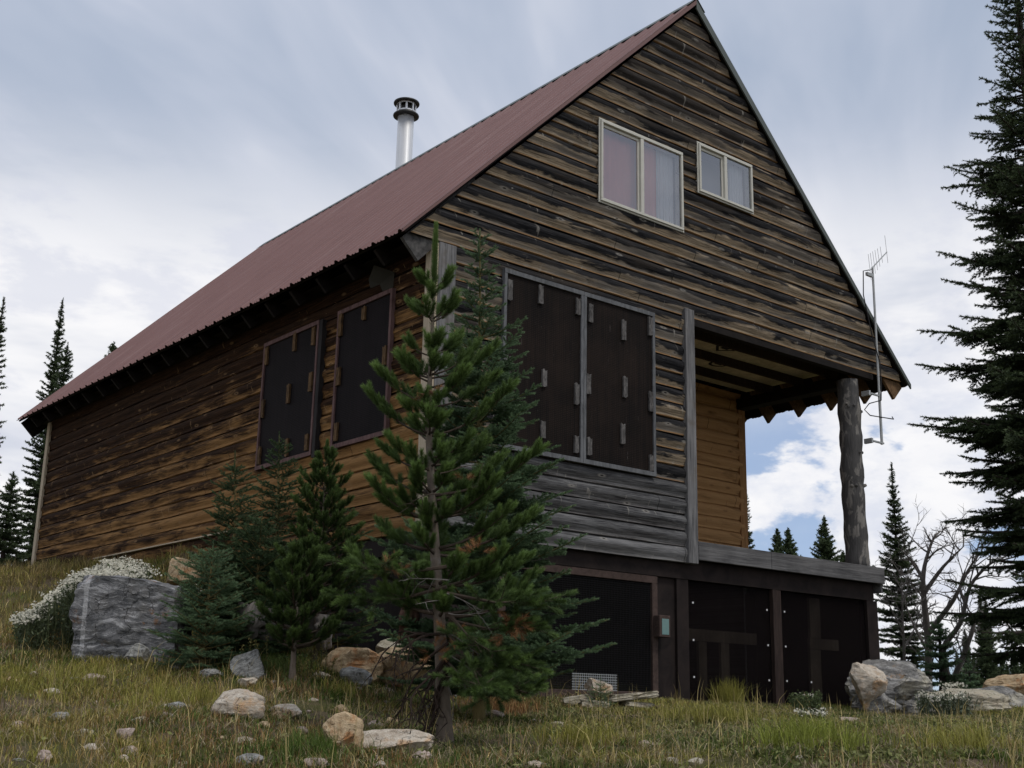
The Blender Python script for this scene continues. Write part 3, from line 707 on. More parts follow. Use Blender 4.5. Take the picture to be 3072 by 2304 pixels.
# shutters
def shutter(axis_, a0, a1, z0, z1, frame_m, sheet_m, block_m, blocks, label, fw=.05):
    def B(mb, p0, p1, q0, q1, r0, r1):      # p along wall, q outward distance, r height
        if axis_ == 'x': return mb.box(p0, p1, Y0-q1, Y0-q0, r0, r1)
        return mb.box(X0-q1, X0-q0, p0, p1, r0, r1)
    sh = part(B(MB(), a0+fw*.6, a1-fw*.6, .055, .078, z0+.03, z1-.03), 'shutter', sheet_m)
    tag(sh, label)
    mb = MB(); B(mb, a0, a1, .05, .10, z1-fw, z1); B(mb, a0, a1, .05, .10, z0, z0+fw); B(mb, a0, a0+fw*.8, .05, .098, z0+fw, z1-fw); B(mb, a1-fw*.8, a1, .05, .098, z0+fw, z1-fw)
    part(mb, 'shutter_frame', frame_m, sh)
    for (a, z, h) in blocks:
        mb = MB(); ww = .034
        p = [(-ww, 0), (-ww*.9, h*.5), (-ww, h), (-ww*.3, h+random.uniform(-.012, .02)), (ww*.4, h-random.uniform(0, .03)), (ww, h), (ww*.93, h*.5), (ww, random.uniform(0, .02)), (0, random.uniform(-.01, .01))]
        if axis_ == 'x': pts = [(a+q[0], z+q[1]) for q in p][::-1]; mb.prism(pts, 'y', Y0-.104, Y0-.079)
        else: pts = [(a+q[0], z+q[1]) for q in p]; mb.prism(pts, 'x', X0-.104, X0-.079)
        part(mb, 'wood_block', block_m, sh)
    return sh
shutter('x', 7.90, 9.09, 2.64, 4.68, 'frame_grey', 'shutter', 'block_grey', [(7.98, 4.32, .24), (8.43, 4.38, .22), (9.00, 4.38, .2), (7.97, 3.48, .2), (8.50, 3.42, .2), (8.99, 3.30, .24), (8.49, 2.83, .2), (8.99, 2.74, .2)], 'front shutter nearer the corner, rust streaked')
shutter('x', 9.095, 10.27, 2.64, 4.68, 'frame_grey', 'shutter', 'block_grey', [(9.20, 4.33, .22), (9.74, 4.22, .25), (10.19, 4.37, .24), (9.17, 3.45, .25), (9.76, 3.52, .25), (10.19, 3.42, .25), (9.72, 2.95, .25), (9.19, 2.74, .2), (10.19, 2.69, .2)], 'front shutter nearer the porch')
shutter('y', 10.72, 11.87, 2.76, 4.42, 'frame_red', 'shutter2', 'block_tan', [(10.82, 3.55, .22), (11.30, 4.18, .16), (11.80, 4.10, .28), (11.78, 3.5, .22), (11.76, 2.84, .22)], 'side shutter beside the front corner')
shutter('y', 12.30, 13.68, 2.76, 4.42, 'frame_red', 'shutter2', 'block_tan', [(12.42, 4.12, .24), (12.88, 4.15, .24), (13.6, 4.12, .24), (12.42, 3.55, .24), (12.95, 3.5, .24), (13.6, 3.42, .24), (12.9, 2.83, .22), (13.6, 2.82, .22), (12.42, 2.83, .2)], 'side shutter farther from the corner')
part(MB().box(X0-.11, X0-.045, 12.19, 12.26, 2.72, 4.40), 'shutter_rail', 'frame_dark')

# upright boards
part(MB().box(10.83, 11.0, Y0-.085, Y0+.0, Z0+.0, 4.88), 'upright_board', 'grey_v', bevel=.006)
part(MB().box(X0-.03, 7.24, Y0-.085, Y0-.05, Z0, 4.76), 'corner_board', 'grey_v', bevel=.004)
part(MB().box(X0-.075, X0-.03, Y0-.08, Y0+.10, Z0, 4.74), 'corner_board', 'cream_board', bevel=.004)
part(MB().box(X0-.09, X0-.045, Y1-.09, Y1+.04, 1.7, 4.72), 'corner_board', 'cream_board', bevel=.004)
part(MB().box(X1-.16, X1, 12.36, 12.40, 1.95, 4.75), 'corner_board', 'orange_trim')
part(MB().box(11.34, 11.43, 12.30, 12.34, 2.55, 4.30), 'loose_board', 'brown_trim')
# porch
part(MB().box(11.0, 12.36, Y0-.09, Y0-.045, 1.72, 1.945).box(12.364, X1, Y0-.09, Y0-.045, 1.72, 1.943), 'deck_fascia', 'grey_h', bevel=.005)
part(MB().box(11.0, X1, Y0-.045, 12.36, 1.80, 1.90), 'deck_floor', 'grey_h')
part(MB().box(X1-.045, X1, Y0-.044, 12.36, 1.60, 1.90), 'deck_fascia', 'grey_h')
part(MB().box(11.0, 14.9, Y0+.06, 12.38, 4.955, 4.975), 'porch_ceiling', 'panel')
for yy in (10.62, 11.23, 11.84): part(MB().box(11.0, 14.9, yy, yy+.05, 4.83, 4.953), 'ceiling_joist', 'brown_trim')
part(MB().box(11.0, 14.9, Y0-.03, Y0+.06, 4.70, ZB-.003), 'header_beam', 'soffit')
part(MB().box(14.62, 14.82, 10.35, 12.36, 4.62, 4.785), 'side_beam', 'soffit')
# stamps on the ceiling sheets
mb = MB()
for (cx_, cy_, kind) in ((11.75, 10.95, 1), (12.75, 10.95, 1), (12.0, 11.55, 0), (13.3, 11.55, 0)):
    n = 4 if kind else 20
    R1, R2 = (.20, .14) if kind else (.17, .12)
    V = [(cx_+R1*math.cos(2*math.pi*i/n), cy_+R1*.9*math.sin(2*math.pi*i/n), 4.951) for i in range(n)]+[(cx_+R2*math.cos(2*math.pi*i/n), cy_+R2*.9*math.sin(2*math.pi*i/n), 4.951) for i in range(n)]
    mb.poly(V, [(i, (i+1) % n, n+(i+1) % n, n+i) for i in range(n)])
    mb.box(cx_-.07, cx_+.07, cy_-.04, cy_+.04, 4.949, 4.9535)
part(mb, 'stamp_marks', 'black_paint')
# log post carrying the corner
mb = MB(); pts = []; rad = []
for i in range(24):
    u = i/23; pts.append((14.54-.03*u+.012*math.sin(u*9), Y0+.15+.01*math.sin(u*7), 1.90+u*2.75)); rad.append(.168-.012*u+.008*math.sin(i*1.7)+random.uniform(-.006, .006))
mb.tube(pts, rad, 20, True, .03)
for i in range(9):
    a = random.uniform(3.0, 6.0); z = random.uniform(2.1, 4.4); r = .165
    mb.tube([(14.53+.12*math.cos(a), Y0+.15+.12*math.sin(a), z), (14.53+(r+.02)*math.cos(a), Y0+.15+(r+.02)*math.sin(a), z+.02)], [.035, .018], 8, True, .1)
part(mb, 'porch_post', 'log', smooth=True)
# hanging cable beside the porch corner
mb = MB().tube([(14.95, 12.5, 5.0), (14.95, 12.5, 3.5), (14.94, 12.5, 1.6)], .008, 5)
part(mb, 'hanging_cable', 'cable')

# basement front
YB = Y0+.09
part(MB().box(X0+.05, X1-.10, YB-.05, YB, 1.49, 1.72), 'rim_board', 'ply')
part(MB().box(X0+.05, X1-.05, YB-.02, YB+.06, 1.72, 1.80), 'sill_shadow_board', 'soffit')
part(MB().box(X0+.05, 8.03, YB, YB+.03, -.3, 1.488), 'basement_wall', 'ply')
part(MB().box(10.43, 10.93, YB-.004, YB+.03, -.3, 1.488), 'basement_wall', 'ply')
door = part(MB().box(8.04, 10.42, YB-.045, YB, 1.40, 1.485).box(8.04, 10.42, YB-.045, YB, .07, .16).box(8.04, 8.13, YB-.045, YB, .16, 1.40).box(10.33, 10.42, YB-.045, YB, .16, 1.40), 'basement_gate', 'door_frame', bevel=.004)
mb = MB(); x = 8.13
while x < 10.33: mb.box(x-.0014, x+.0014, YB-.022, YB-.018, .16, 1.40); x += .024
z = .16
while z < 1.40: mb.box(8.13, 10.33, YB-.027, YB-.023, z-.0014, z+.0014); z += .024
part(mb, 'wire_mesh', 'wire', door)
part(MB().box(9.10, 9.72, YB-.036, YB-.030, .10, .33), 'mesh_patch', 'frame_grey', door) if False else None
mb = MB(); x = 9.10
while x < 9.75: mb.box(x-.003, x+.003, YB-.038, YB-.034, .08, .34); x += .028
z = .08
while z < .34: mb.box(9.08, 9.76, YB-.042, YB-.038, z-.003, z+.003); z += .028
part(mb, 'mesh_patch', 'alu', door)
bx = part(MB().box(10.34, 10.52, YB-.15, YB-.046, .78, 1.03), 'meter_box', 'door_frame', bevel=.006)
part(MB().box(10.375, 10.49, YB-.154, YB-.151, .81, .99), 'meter_window', 'teal', bx)
part(MB().box(10.93, 14.72, YB-.002, YB+.002, .0, 1.488), 'screen_panel', 'screen')
part(MB().box(10.75, 10.95, YB-.04, YB-.004, -.1, 1.488), 'screen_post', 'ply')
part(MB().box(12.51, 12.60, YB-.06, YB-.004, -.1, 1.487).box(12.62, 12.69, YB-.045, YB-.005, -.1, 1.486), 'screen_post', 'brown_trim')
part(MB().box(14.55, 14.79, YB-.05, YB-.005, -.1, 1.487), 'screen_post', 'ply')
part(MB().box(10.95, 12.30, YB+.05, YB+.09, .78, .92).box(13.38, 14.0, YB+.05, YB+.09, .78, .92), 'inner_rail', 'cream_board')
part(MB().box(11.22, 11.36, YB+.05, YB+.09, -.1, .775).box(11.62, 11.77, YB+.05, YB+.09, -.1, .775).box(13.38, 13.60, YB+.05, YB+.09, -.1, .775).box(13.40, 13.62, YB+.05, YB+.09, .925, 1.45), 'inner_post', 'cream_board')
mb = MB()
for x in (11.02, 12.40, 12.75, 13.25):
    for z in (.35, .78, 1.22):
        if random.random() < .8: mb.box(x-.011, x+.011, YB-.050, YB-.042, z-.011, z+.011)
part(mb, 'nail_heads', 'nail')
part(MB().box(X0+.09, 10.9, 12.36, 12.42, -.3, 1.7).box(10.9, 13.2, 12.36, 12.42, -.3, 1.7), 'basement_back', 'soffit')
part(MB().box(X1-.07, X1-.055, YB+.01, 12.2, -.3, 1.78), 'basement_side', 'soffit')  # panel added to block sky light through the open right bay
part(MB().box(X1-.12, X1-.02, YB+.2, YB+.3, -.2, 1.7).box(X1-.12, X1-.02, 12.2, 12.36, -.2, 1.7), 'deck_support', 'ply')
part(MB().box(X0+.07, X0+.09, YB+.03, 13.9, -.1, 1.66), 'basement_side', 'ply')
part(MB().box(X0-.0, X0+.07, Y0+.1, 14.2, 1.47, 1.66), 'side_rim_board', 'ply')
part(MB().box(X0-.10, X0-.03, 14.3, 18.9, 2.045, 2.062), 'flashing_strip', 'cream_board')

# ------------------------------------------------------------------ antenna
P0 = np.array([14.86, Y0-.14, 3.71]); P1 = np.array([14.88, Y0-.14, 6.42])
ant = empty('tv_antenna', tuple(P0)); tag(ant, 'slim metal tv antenna on a mast clamped to the porch post', 'antenna')
mb = MB().tube([P0, P0*.5+P1*.5], .020, 10).tube([P0*.5+P1*.5, P1], .017, 10); mb.build('mast', M['alu'], ant, off=P0, smooth=False)
b0 = P1+np.array([-.10, -.02, -.08]); b1 = P1+np.array([.48, .05, .38])
boom = MB().tube([b0, b1], .009, 8).build('boom', M['alu'], ant, off=P0)
for i, u in enumerate((0, .12, .25, .38, .52, .68, .98)):
    p = b0+(b1-b0)*u; hl = .20-.015*i if i < 6 else .22; mid = p+np.array([0, 0, .05])
    MB().tube([mid+np.array([-.02, .0, hl]), mid-np.array([-.02, .0, hl])], .0032, 5).build('element', M['alu'], ant, off=P0)
MB().box(b0[0]-.09, b0[0]+.05, b0[1]-.02, b0[1]+.02, b0[2]-.10, b0[2]-.05).build('clamp', M['alu'], ant, off=P0)
for z in (3.72, 4.42): MB().box(14.64, 14.90, Y0-.155, Y0-.125, z, z+.022).box(14.60, 14.64, Y0-.15, Y0-.02, z-.02, z+.05).build('bracket', M['alu'], ant, off=P0)
cab = [b0+np.array([-.02, 0, 0]), P1+np.array([-.24, 0, -.12]), P1+np.array([-.27, 0, -.5]), P1+np.array([-.14, -.02, -1.1]), P1+np.array([0, -.035, -1.5]), P0+np.array([.02, -.035, .9]), P0+np.array([.0, -.03, .65]), P0+np.array([-.3, -.03, .55]), P0+np.array([-.38, 0, .45]), P0+np.array([-.28, -.02, .38]), P0+np.array([.3, -.02, .42]), P0+np.array([.45, .1, .5])]
MB().tube(cab, .008, 6).build('cable', M['cable'], ant, off=P0, smooth=True)

# ------------------------------------------------------------------ conifers
def unit(v): return v/np.maximum(np.linalg.norm(v, axis=-1, keepdims=True), 1e-9)
def needles(A, B, br, dens, ln, wd, ang, flat=0.0, jit=.25):
    """A,B (n,3) shoot ends; returns verts, tint. flat squeezes needles off the underside"""
    L = np.linalg.norm(B-A, axis=1); cnt = np.maximum(3, (L*dens).astype(int)); i = np.repeat(np.arange(len(A)), cnt); n = len(i)
    u = rng.random(n)**0.9; P = A[i]+(B-A)[i]*u[:, None]; ax = unit(B-A)[i]
    r = rng.normal(size=(n, 3)); r = unit(r-ax*(r*ax).sum(1, keepdims=True))
    r[:, 2] += flat; r = unit(r)
    a = D2R(ang)*(1-.55*u**3)*(1+jit*rng.normal(size=n)*.6)
    d = unit(ax*np.cos(a)[:, None]+r*np.sin(a)[:, None])
    l = ln*(1+jit*rng.normal(size=n)*.5); s = unit(np.cross(d, rng.normal(size=(n, 3))))*(wd*.5)
    V = np.stack([P-s, P+s, P+d*l[:, None]+s*.15], 1).reshape(-1, 3)
    t = np.clip(br[i]*(.75+.5*rng.random(n))*(.55+.65*u)+.10*d[:, 2], 0, 1)  # upward needles lighter: light from above put into the tint
    return V, np.repeat(t, 3)
def build_crown(sh, mat_, parent, name='crown', dens=300, ln=.02, wd=.0025, ang=55, flat=.3):
    A = np.array([s[0] for s in sh]); B = np.array([s[1] for s in sh]); br = np.array([s[2] for s in sh])
    V, t = needles(A, B, br, dens, ln, wd, ang, flat)
    return fast_mesh(name, V, np.arange(len(V)).reshape(-1, 3), mat_, parent, col=np.stack([t]*3, 1))

def grow(H, z0, Rf, whorl, nb, elev, curve, sec_sp, sec_ang, sec_k, trunk=None, bare=.25, ter=False, tips=.9, rngl=None, rad=None, gapf=None, azf=None, minlen=.05, vj=(-.18, .22), lj=(.72, 1.12)):
    """returns shoots [(a,b,brightness)] and limbs [(points, radii)]"""
    R_ = rngl or random.Random(5); sh = []; limbs = []
    tp = trunk or (lambda z: (0, 0))
    z = z0; rr = rad or (lambda z: .03*(1-z/H)+.004)
    while z < H-.04*H*0-.05:
        u = z/H; k = nb(u) if callable(nb) else nb; a0 = R_.uniform(0, 6.28)
        for b in range(k):
            az = a0+6.283*b/k+R_.uniform(-.3, .3); L = Rf(u)*R_.uniform(*lj)
            if gapf and R_.random() < gapf(u): L *= R_.uniform(.3, .6)
            if azf: L *= azf(az, u)
            if L < minlen: continue
            zb = z+R_.uniform(-.5, .5)*whorl(u)*.6
            if zb > H: continue
            e = elev(u)+R_.uniform(-8, 8); e = D2R(e); cv = curve(u)
            o = np.array([*tp(zb), zb]); h = np.array([math.cos(az), math.sin(az), 0]); n = 7
            wob = R_.uniform(-.12, .12)
            side = np.array([-h[1], h[0], 0])
            pts = [o+h*(L*s*math.cos(e))+np.array([0, 0, 1])*(L*s*math.sin(e)+cv*L*s*s)+side*wob*L*s*s for s in np.linspace(0, 1, n)]
            br0 = rr(zb)*.38+.0015
            limbs.append((pts, [br0*(1-.85*i/(n-1)) for i in range(n)]))
            s = max(bare*L, .02); f = lambda s: pts[0]+(0) 
            P = np.array(pts)
            def at_(s):
                q = min(max(s/L, 0), 1)*(n-1); i = min(int(q), n-2); return P[i]+(P[i+1]-P[i])*(q-i), unit(P[i+1]-P[i])
            # leafy outer part of the branch itself
            q0 = s
            while q0 < L:
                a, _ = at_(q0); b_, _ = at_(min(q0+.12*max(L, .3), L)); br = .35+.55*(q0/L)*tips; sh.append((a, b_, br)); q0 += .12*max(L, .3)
            sg = 1
            while s < L*.97:
                for sg in (-1, 1):
                    p, tg = at_(s+R_.uniform(-.4, .4)*sec_sp); up = np.array([0, 0, 1.0]); nrm = unit(np.cross(tg, up)); an = D2R(sec_ang+R_.uniform(-12, 12))
                    d = unit(tg*math.cos(an)+nrm*sg*math.sin(an)+up*R_.uniform(*vj))
                    l = min((L-s)*sec_k+.03, L*.45)*R_.uniform(.6, 1.1)
                    if l < .02: continue
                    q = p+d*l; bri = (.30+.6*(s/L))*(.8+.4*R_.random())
                    sh.append((p, q, bri))
                    if ter and l > ter:
                        m_ = int(l/(sec_sp*1.1)); 
                        for i in range(1, m_+1):
                            pp = p+d*l*i/(m_+1)
                            for s2 in (-1, 1):
                                n2 = unit(np.cross(d, up)); a2 = D2R(48+R_.uniform(-10, 10)); d2 = unit(d*math.cos(a2)+n2*s2*math.sin(a2)+up*R_.uniform(-.1, .15))
                                l2 = (l-l*i/(m_+1))*.55+.02; sh.append((pp, pp+d2*l2*R_.uniform(.6, 1.1), bri*(.7+.5*i/m_)))
                s += sec_sp
        z += whorl(u)*R_.uniform(.8, 1.2)
    return sh, limbs
def trunk_mesh(parent, H, r0, mat_, trunk=None, limbs=(), seg=10, ntr=16, name='trunk', taper=.92, lseg=5):
    mb = MB(); tp = trunk or (lambda z: (0, 0))
    zs = np.linspace(-.15, H, ntr); mb.tube([(*tp(z), z) for z in zs], [r0*(1-taper*max(z, 0)/H)*(1.25 if z < .05 else 1) for z in zs], seg, True, .04)
    for p, r in limbs: mb.tube(p, r, lseg, True)
    return mb.build(name, mat_, parent, smooth=True)
def tz(px, py, B):
    d = ray(px, py); s = math.hypot(B[0], B[1])/math.hypot(d[0], d[1]); return d[2]*s

def base_top(px, py, t):
    d = ray(px, py); q = ray(px, 2100); k = t*math.hypot(q[0], q[1])/math.hypot(d[0], d[1]); x, y = d[0]*k, d[1]*k
    return np.array([x, y, h1(x, y)])
def base_at(px, t, z=None):
    d = ray(px, 2100); x, y = d[0]*t, d[1]*t
    return np.array([x, y, h1(x, y) if z is None else z])

# --- the pine in front
B = base_at(1340, 8.0); Hh = tz(1300, 745, B)-B[2]
off_top = (ray(1302, 760)*1.0); 
dT = ray(1304, 760); sT = math.hypot(B[0], B[1])/math.hypot(dT[0], dT[1]); tx, ty = dT[0]*sT-B[0], dT[1]*sT-B[1]
def tp_pine(z):
    u = max(0, z/Hh); f = min(1, u*1.55); w_ = .018*math.sin(u*9)
    return (tx*f+w_*.6, ty*f+w_*.4)
pine = empty('pine_tree', tuple(B)); tag(pine, 'bright green young pine with a bare lower trunk in front of the cabin corner', 'pine tree')
R5 = random.Random(12)
def pine_grow(H, z0, Rf, dz, nb, seed, elev, trunk=None, up=.35, rr=None, azf=None, tl=.085):
    """branches in clear yearly whorls, foliage bunched near the branch ends"""
    R_ = random.Random(seed); tufts = []; limbs = []; old = []
    tp = trunk or (lambda z: (0, 0)); rr = rr or (lambda z: .035*(1-z/H)+.006)
    def one(zb, az, L, e0):
        o = np.array([*tp(zb), zb]); h = np.array([math.cos(az), math.sin(az), 0]); e = D2R(e0); n = 9
        sd = np.array([-h[1], h[0], 0]); wob = R_.uniform(-.25, .25)
        pts = [o+h*(L*s*math.cos(e))+np.array([0, 0, 1])*(L*s*math.sin(e)*.6+up*L*s**2.4)+sd*wob*L*s*s for s in np.linspace(0, 1, n)]
        P = np.array(pts); limbs.append((pts, [(rr(zb)*.40+.002)*(1-.72*i/(n-1)) for i in range(n)]))
        tg = unit(P[-1]-P[-2]); tufts.append((P[-1]-tg*tl*.8, P[-1]+tg*tl*.6, .75+.25*R_.random()))
        m_ = max(4, int(L/.028))
        for i in range(m_):
            f = .30+.68*(i+R_.random())/m_
            if f < .5 and R_.random() < .45: continue
            s = min(f, .98)*(n-1); j = min(int(s), n-2); p = P[j]+(P[j+1]-P[j])*(s-j); t_ = unit(P[j+1]-P[j])
            sg = 1 if i % 2 else -1; nrm = unit(np.cross(t_, (0, 0, 1.0))); an = D2R(R_.uniform(25, 60))
            d = unit(t_*math.cos(an)+nrm*sg*math.sin(an)*R_.uniform(.5, 1)+np.array([0, 0, R_.uniform(-.1, .8)]))
            l = (.03+.26*L*(1-f)*R_.uniform(.5, 1.2)); q = p+d*l; d2 = unit(d+np.array([0, 0, .45])); limbs.append(([p, q], [.0038, .0025]))
            b = (.30+.5*R_.random())*(.65+.5*f); k = tl*R_.uniform(.75, 1.25)
            tufts.append((q-d2*k*.55, q+d2*k*.6, b))
            if l > .06: old.append((p+d*l*.3, q, b*.45))
    z = z0
    while z < H-.10:
        u = z/H; a0 = R_.uniform(0, 6.28); k = nb(u)
        for b in range(k):
            az = a0+6.283*b/k+R_.uniform(-.4, .4); L = Rf(u)*R_.uniform(.62, 1.2)
            if azf: L *= azf(az, u)
            if L > .07: one(z+R_.uniform(-.03, .03), az, L, elev(u)+R_.uniform(-10, 10))
        for b in range(2):
            az = R_.uniform(0, 6.28); L = Rf(u)*R_.uniform(.25, .6)*(azf(az, u) if azf else 1)
            if L > .07 and z+dz(u)*.5 < H-.1: one(z+dz(u)*R_.uniform(.3, .7), az, L, elev(u)+R_.uniform(-15, 10))
        z += dz(u)*R_.uniform(.85, 1.15)
    return tufts, old, limbs
def pine_build(root, H, res, r0, trunk=None, nl=.055, leader=.30, dens=1000, bark_='bark', wd=.0022, ntr=20, nm='pine'):
    tufts, old, limbs = res; tp = trunk or (lambda z: (0, 0))
    top = np.array([*tp(H), H]); tufts = tufts+[(top-np.array([0, 0, leader*.55]), top+np.array([0, 0, leader*.40]), .7)]*3
    # needles along the upper stem
    for z in np.arange(H*.72, H, .07): old.append((np.array([*tp(z), z]), np.array([*tp(z+.07), z+.07]), .45))
    A = lambda L, i: np.array([s[i] for s in L])
    V1, t1 = needles(A(tufts, 0), A(tufts, 1), A(tufts, 2), dens, nl, wd, 50, .1, jit=.15)
    V2, t2 = needles(A(old, 0), A(old, 1), A(old, 2), dens*.42, nl*.95, wd, 58, .15)
    V = np.vstack([V1, V2]); t = np.concatenate([t1, t2])
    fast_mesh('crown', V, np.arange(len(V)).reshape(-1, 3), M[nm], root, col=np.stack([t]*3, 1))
    trunk_mesh(root, H, r0, M[bark_], trunk, (), ntr=ntr, seg=12)
    mb = MB(); [mb.tube(p, r, 5) for p, r in limbs]; mb.build('branches', M['darklimb'], root)
# branches are shorter on the bare lower stem; longest about a third of the way down
def Rp(u): return float(np.interp(u, [.22, .32, .42, .55, .70, .80, .90, 1.0], [.55, .62, .63, .54, .38, .25, .14, .06]))
az_cam = math.atan2(-cF[1], -cF[0])
def azp(az, u):
    c = math.cos(az-az_cam); return (1.0 if c < .55 or u > .78 else .38)*(1.0+.12*math.sin(az-az_cam))
res = pine_grow(Hh, Hh*.25, Rp, lambda u: .20 if u < .75 else .25, lambda u: 7 if u < .8 else 5, 21, elev=lambda u: -8+42*u, trunk=tp_pine, up=.36, azf=azp)
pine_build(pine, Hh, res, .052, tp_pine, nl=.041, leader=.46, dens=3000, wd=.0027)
# lower right limb with foliage sweeping to the ground side
R6 = random.Random(3); tf, od, lm = [], [], []
for (px0, py0, px1, py1, t1) in ((1345, 1960, 1560, 1990, 7.9), (1345, 1860, 1600, 1880, 8.1), (1345, 1900, 1500, 2080, 7.7), (1340, 1780, 1640, 1800, 8.0), (1345, 1990, 1450, 2060, 7.5), (1340, 1700, 1080, 1700, 8.0), (1340, 1760, 1060, 1800, 8.1), (1345, 1950, 1580, 2080, 8.2), (1345, 1840, 1480, 1960, 7.8)):
    a = at(px0, py0, 8.0)-B; b = at(px1, py1, t1)-B; m_ = (a+b)/2+np.array([0, 0, -.04]); lm.append(([a, m_, b], [.014, .009, .004]))
    for i in range(26):
        u = .35+.65*i/25; p = a*(1-u)+b*u+np.array([0, 0, -.16*u*(1-u)]); d = unit(np.array([R6.gauss(0, 1), R6.gauss(0, 1), R6.uniform(-.2, .8)])+unit(b-a)*.7); l = R6.uniform(.06, .20)
        lm.append(([p, p+d*l], [.0035, .002])); tf.append((p+d*(l-.03), p+d*(l+.06), R6.uniform(.25, .85))); od.append((p, p+d*l, .3))
A_ = lambda L, i: np.array([s[i] for s in L])
V1, t1_ = needles(A_(tf, 0), A_(tf, 1), A_(tf, 2), 2400, .040, .0034, 50, .1); V2, t2_ = needles(A_(od, 0), A_(od, 1), A_(od, 2), 500, .05, .0024, 58, .15)
V = np.vstack([V1, V2]); t_ = np.concatenate([t1_, t2_])
fast_mesh('lower_foliage', V, np.arange(len(V)).reshape(-1, 3), M['pine'], pine, col=np.stack([t_]*3, 1))
M['deadneedle'] = foliage('rust_needles', (0.10, 0.045, 0.018), (0.34, 0.17, 0.07), 0.15)
dn = []; R10 = random.Random(4)
for (x_, y_, c) in ((1545, 1870, 9), (1520, 1895, 8), (1160, 1700, 7), (1185, 1720, 6), (1345, 1900, 8), (1300, 1960, 6), (1430, 1660, 5), (1290, 1170, 3), (1400, 1440, 3)):
    q = at(x_, y_, 7.95)-B
    for i in range(c): d = unit(np.array([R10.gauss(0, 1), R10.gauss(0, 1), R10.gauss(0, .7)])); p = q+d*.04; dn.append((p, p+d*.07, R10.random()))
V, t_ = needles(A_(dn, 0), A_(dn, 1), A_(dn, 2), 900, .042, .0026, 45, 0)
fast_mesh('dead_needles', V, np.arange(len(V)).reshape(-1, 3), M['deadneedle'], pine, col=np.stack([t_]*3, 1))
mb = MB(); [mb.tube(p, r, 5) for p, r in lm]; mb.build('lower_limbs', M['darklimb'], pine)
# dead hanging branches: dark on the left, pale twigs on the right
def twig(mb, p, d, L, r, depth, R_, droop=-.15):
    pts = [np.array(p)]; n = 6; d = unit(np.array(d, float))
    for i in range(n):
        d = unit(d+np.array([R_.gauss(0, .16), R_.gauss(0, .16), R_.gauss(0, .14)+droop])); pts.append(pts[-1]+d*L/n)
        if depth > 0 and i > 0 and R_.random() < .75:
            twig(mb, pts[-1], d+np.array([R_.gauss(0, .7), R_.gauss(0, .7), R_.gauss(0, .5)]), L*.5, r*.55, depth-1, R_, droop)
    mb.tube(pts, [r*(1-.8*i/n) for i in range(n+1)], 5)
R7 = random.Random(8)
for (x_, y_, dx, dz, L) in ((1345, 1890, -1, -.25, .42), (1345, 1930, -1, -.6, .50), (1345, 1960, -.8, -1.0, .52), (1345, 1980, -.9, -.5, .45), (1345, 2000, -.5, -1.2, .50), (1345, 1900, -1, .05, .40), (1345, 2020, -.3, -1, .42), (1345, 1950, -.6, -.8, .55), (1345, 2030, -.6, -.9, .35)):
    mb = MB(); a = at(x_, y_, 8.0)-B; twig(mb, a, cR*dx+np.array([0, 0, dz])-cF*R7.uniform(0, .4), L, .013, 2, R7, -.12); mb.build('dead_branch', M['deadbranch'], pine)
for (x_, y_, dx, dz, L) in ((1340, 1780, 1, -.4, .28), (1345, 1840, 1, -.15, .26), (1345, 1900, 1, -.3, .30), (1345, 1960, 1, -.4, .28), (1340, 1800, -1, .0, .25), (1350, 2010, .8, -.7, .3), (1345, 1740, -1, -.1, .3), (1345, 2060, .5, -1, .25), (1340, 2050, -.6, -.8, .3), (1320, 1420, 1, .25, .3), (1320, 1480, -1, -.2, .25)):
    mb = MB(); a = at(x_, y_, 7.98)-B; twig(mb, a, cR*dx+np.array([0, 0, dz])-cF*R7.uniform(-.2, .4), L, .0045, 1, R7, -.05); mb.build('bare_twig', M['darklimb'] if y_ < 1500 else M['deadwood'], pine)

# --- fir right behind the pine
def fir(name, label, px, t, py_top, Rf, z0u, whorl, nb, seed, mats=('fir', 'greenstem'), sec_sp=.045, dens=420, ln=.017, wd=.0026, elev=lambda u: 0+25*u, curve=lambda u: .12, r0=.05, ter=.14, sec_k=.5, group=None, cat='fir tree', bare=.2, px_top=None, flat=.45, sec_ang=50, azf=None, gapf=None, lseg=4, base_z=None, vj=(-.18, .22), lj=(.72, 1.12)):
    B = base_at(px, t, base_z); H = tz(px_top or px, py_top, B)-B[2]
    tr = None
    if px_top:
        dT = ray(px_top, py_top); s = math.hypot(B[0], B[1])/math.hypot(dT[0], dT[1]); tx, ty = dT[0]*s-B[0], dT[1]*s-B[1]
        tr = lambda z, tx=tx, ty=ty: (tx*max(z, 0)/H, ty*max(z, 0)/H)
    root = empty(name, tuple(B)); tag(root, label, cat, group)
    sh, limbs = grow(H, H*z0u, Rf, whorl, nb, elev, curve, sec_sp, sec_ang, sec_k, trunk=tr, ter=ter, rngl=random.Random(seed), rad=lambda z: r0*(1-z/H)+.003, bare=bare, azf=azf, gapf=gapf, vj=vj, lj=lj)
    tpz = tr or (lambda z: (0, 0)); tt = np.array([*tpz(H), H])
    lead = min(.30, H*.07)
    sh.append((tt-np.array([0, 0, lead]), tt, .75))
    for k in range(4):
        a = k*1.57+seed; h = np.array([math.cos(a), math.sin(a), 0]); b = tt-np.array([0, 0, lead]); sh.append((b, b+h*lead*.55+np.array([0, 0, lead*.45]), .7))
    for z in np.arange(H*.55, H, .06): sh.append((np.array([*tpz(z), z]), np.array([*tpz(z+.06), z+.06]), .4))
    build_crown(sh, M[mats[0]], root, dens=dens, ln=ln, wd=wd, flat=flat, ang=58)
    trunk_mesh(root, H, r0, M[mats[1]], tr, limbs, lseg=lseg)
    return root, B, H
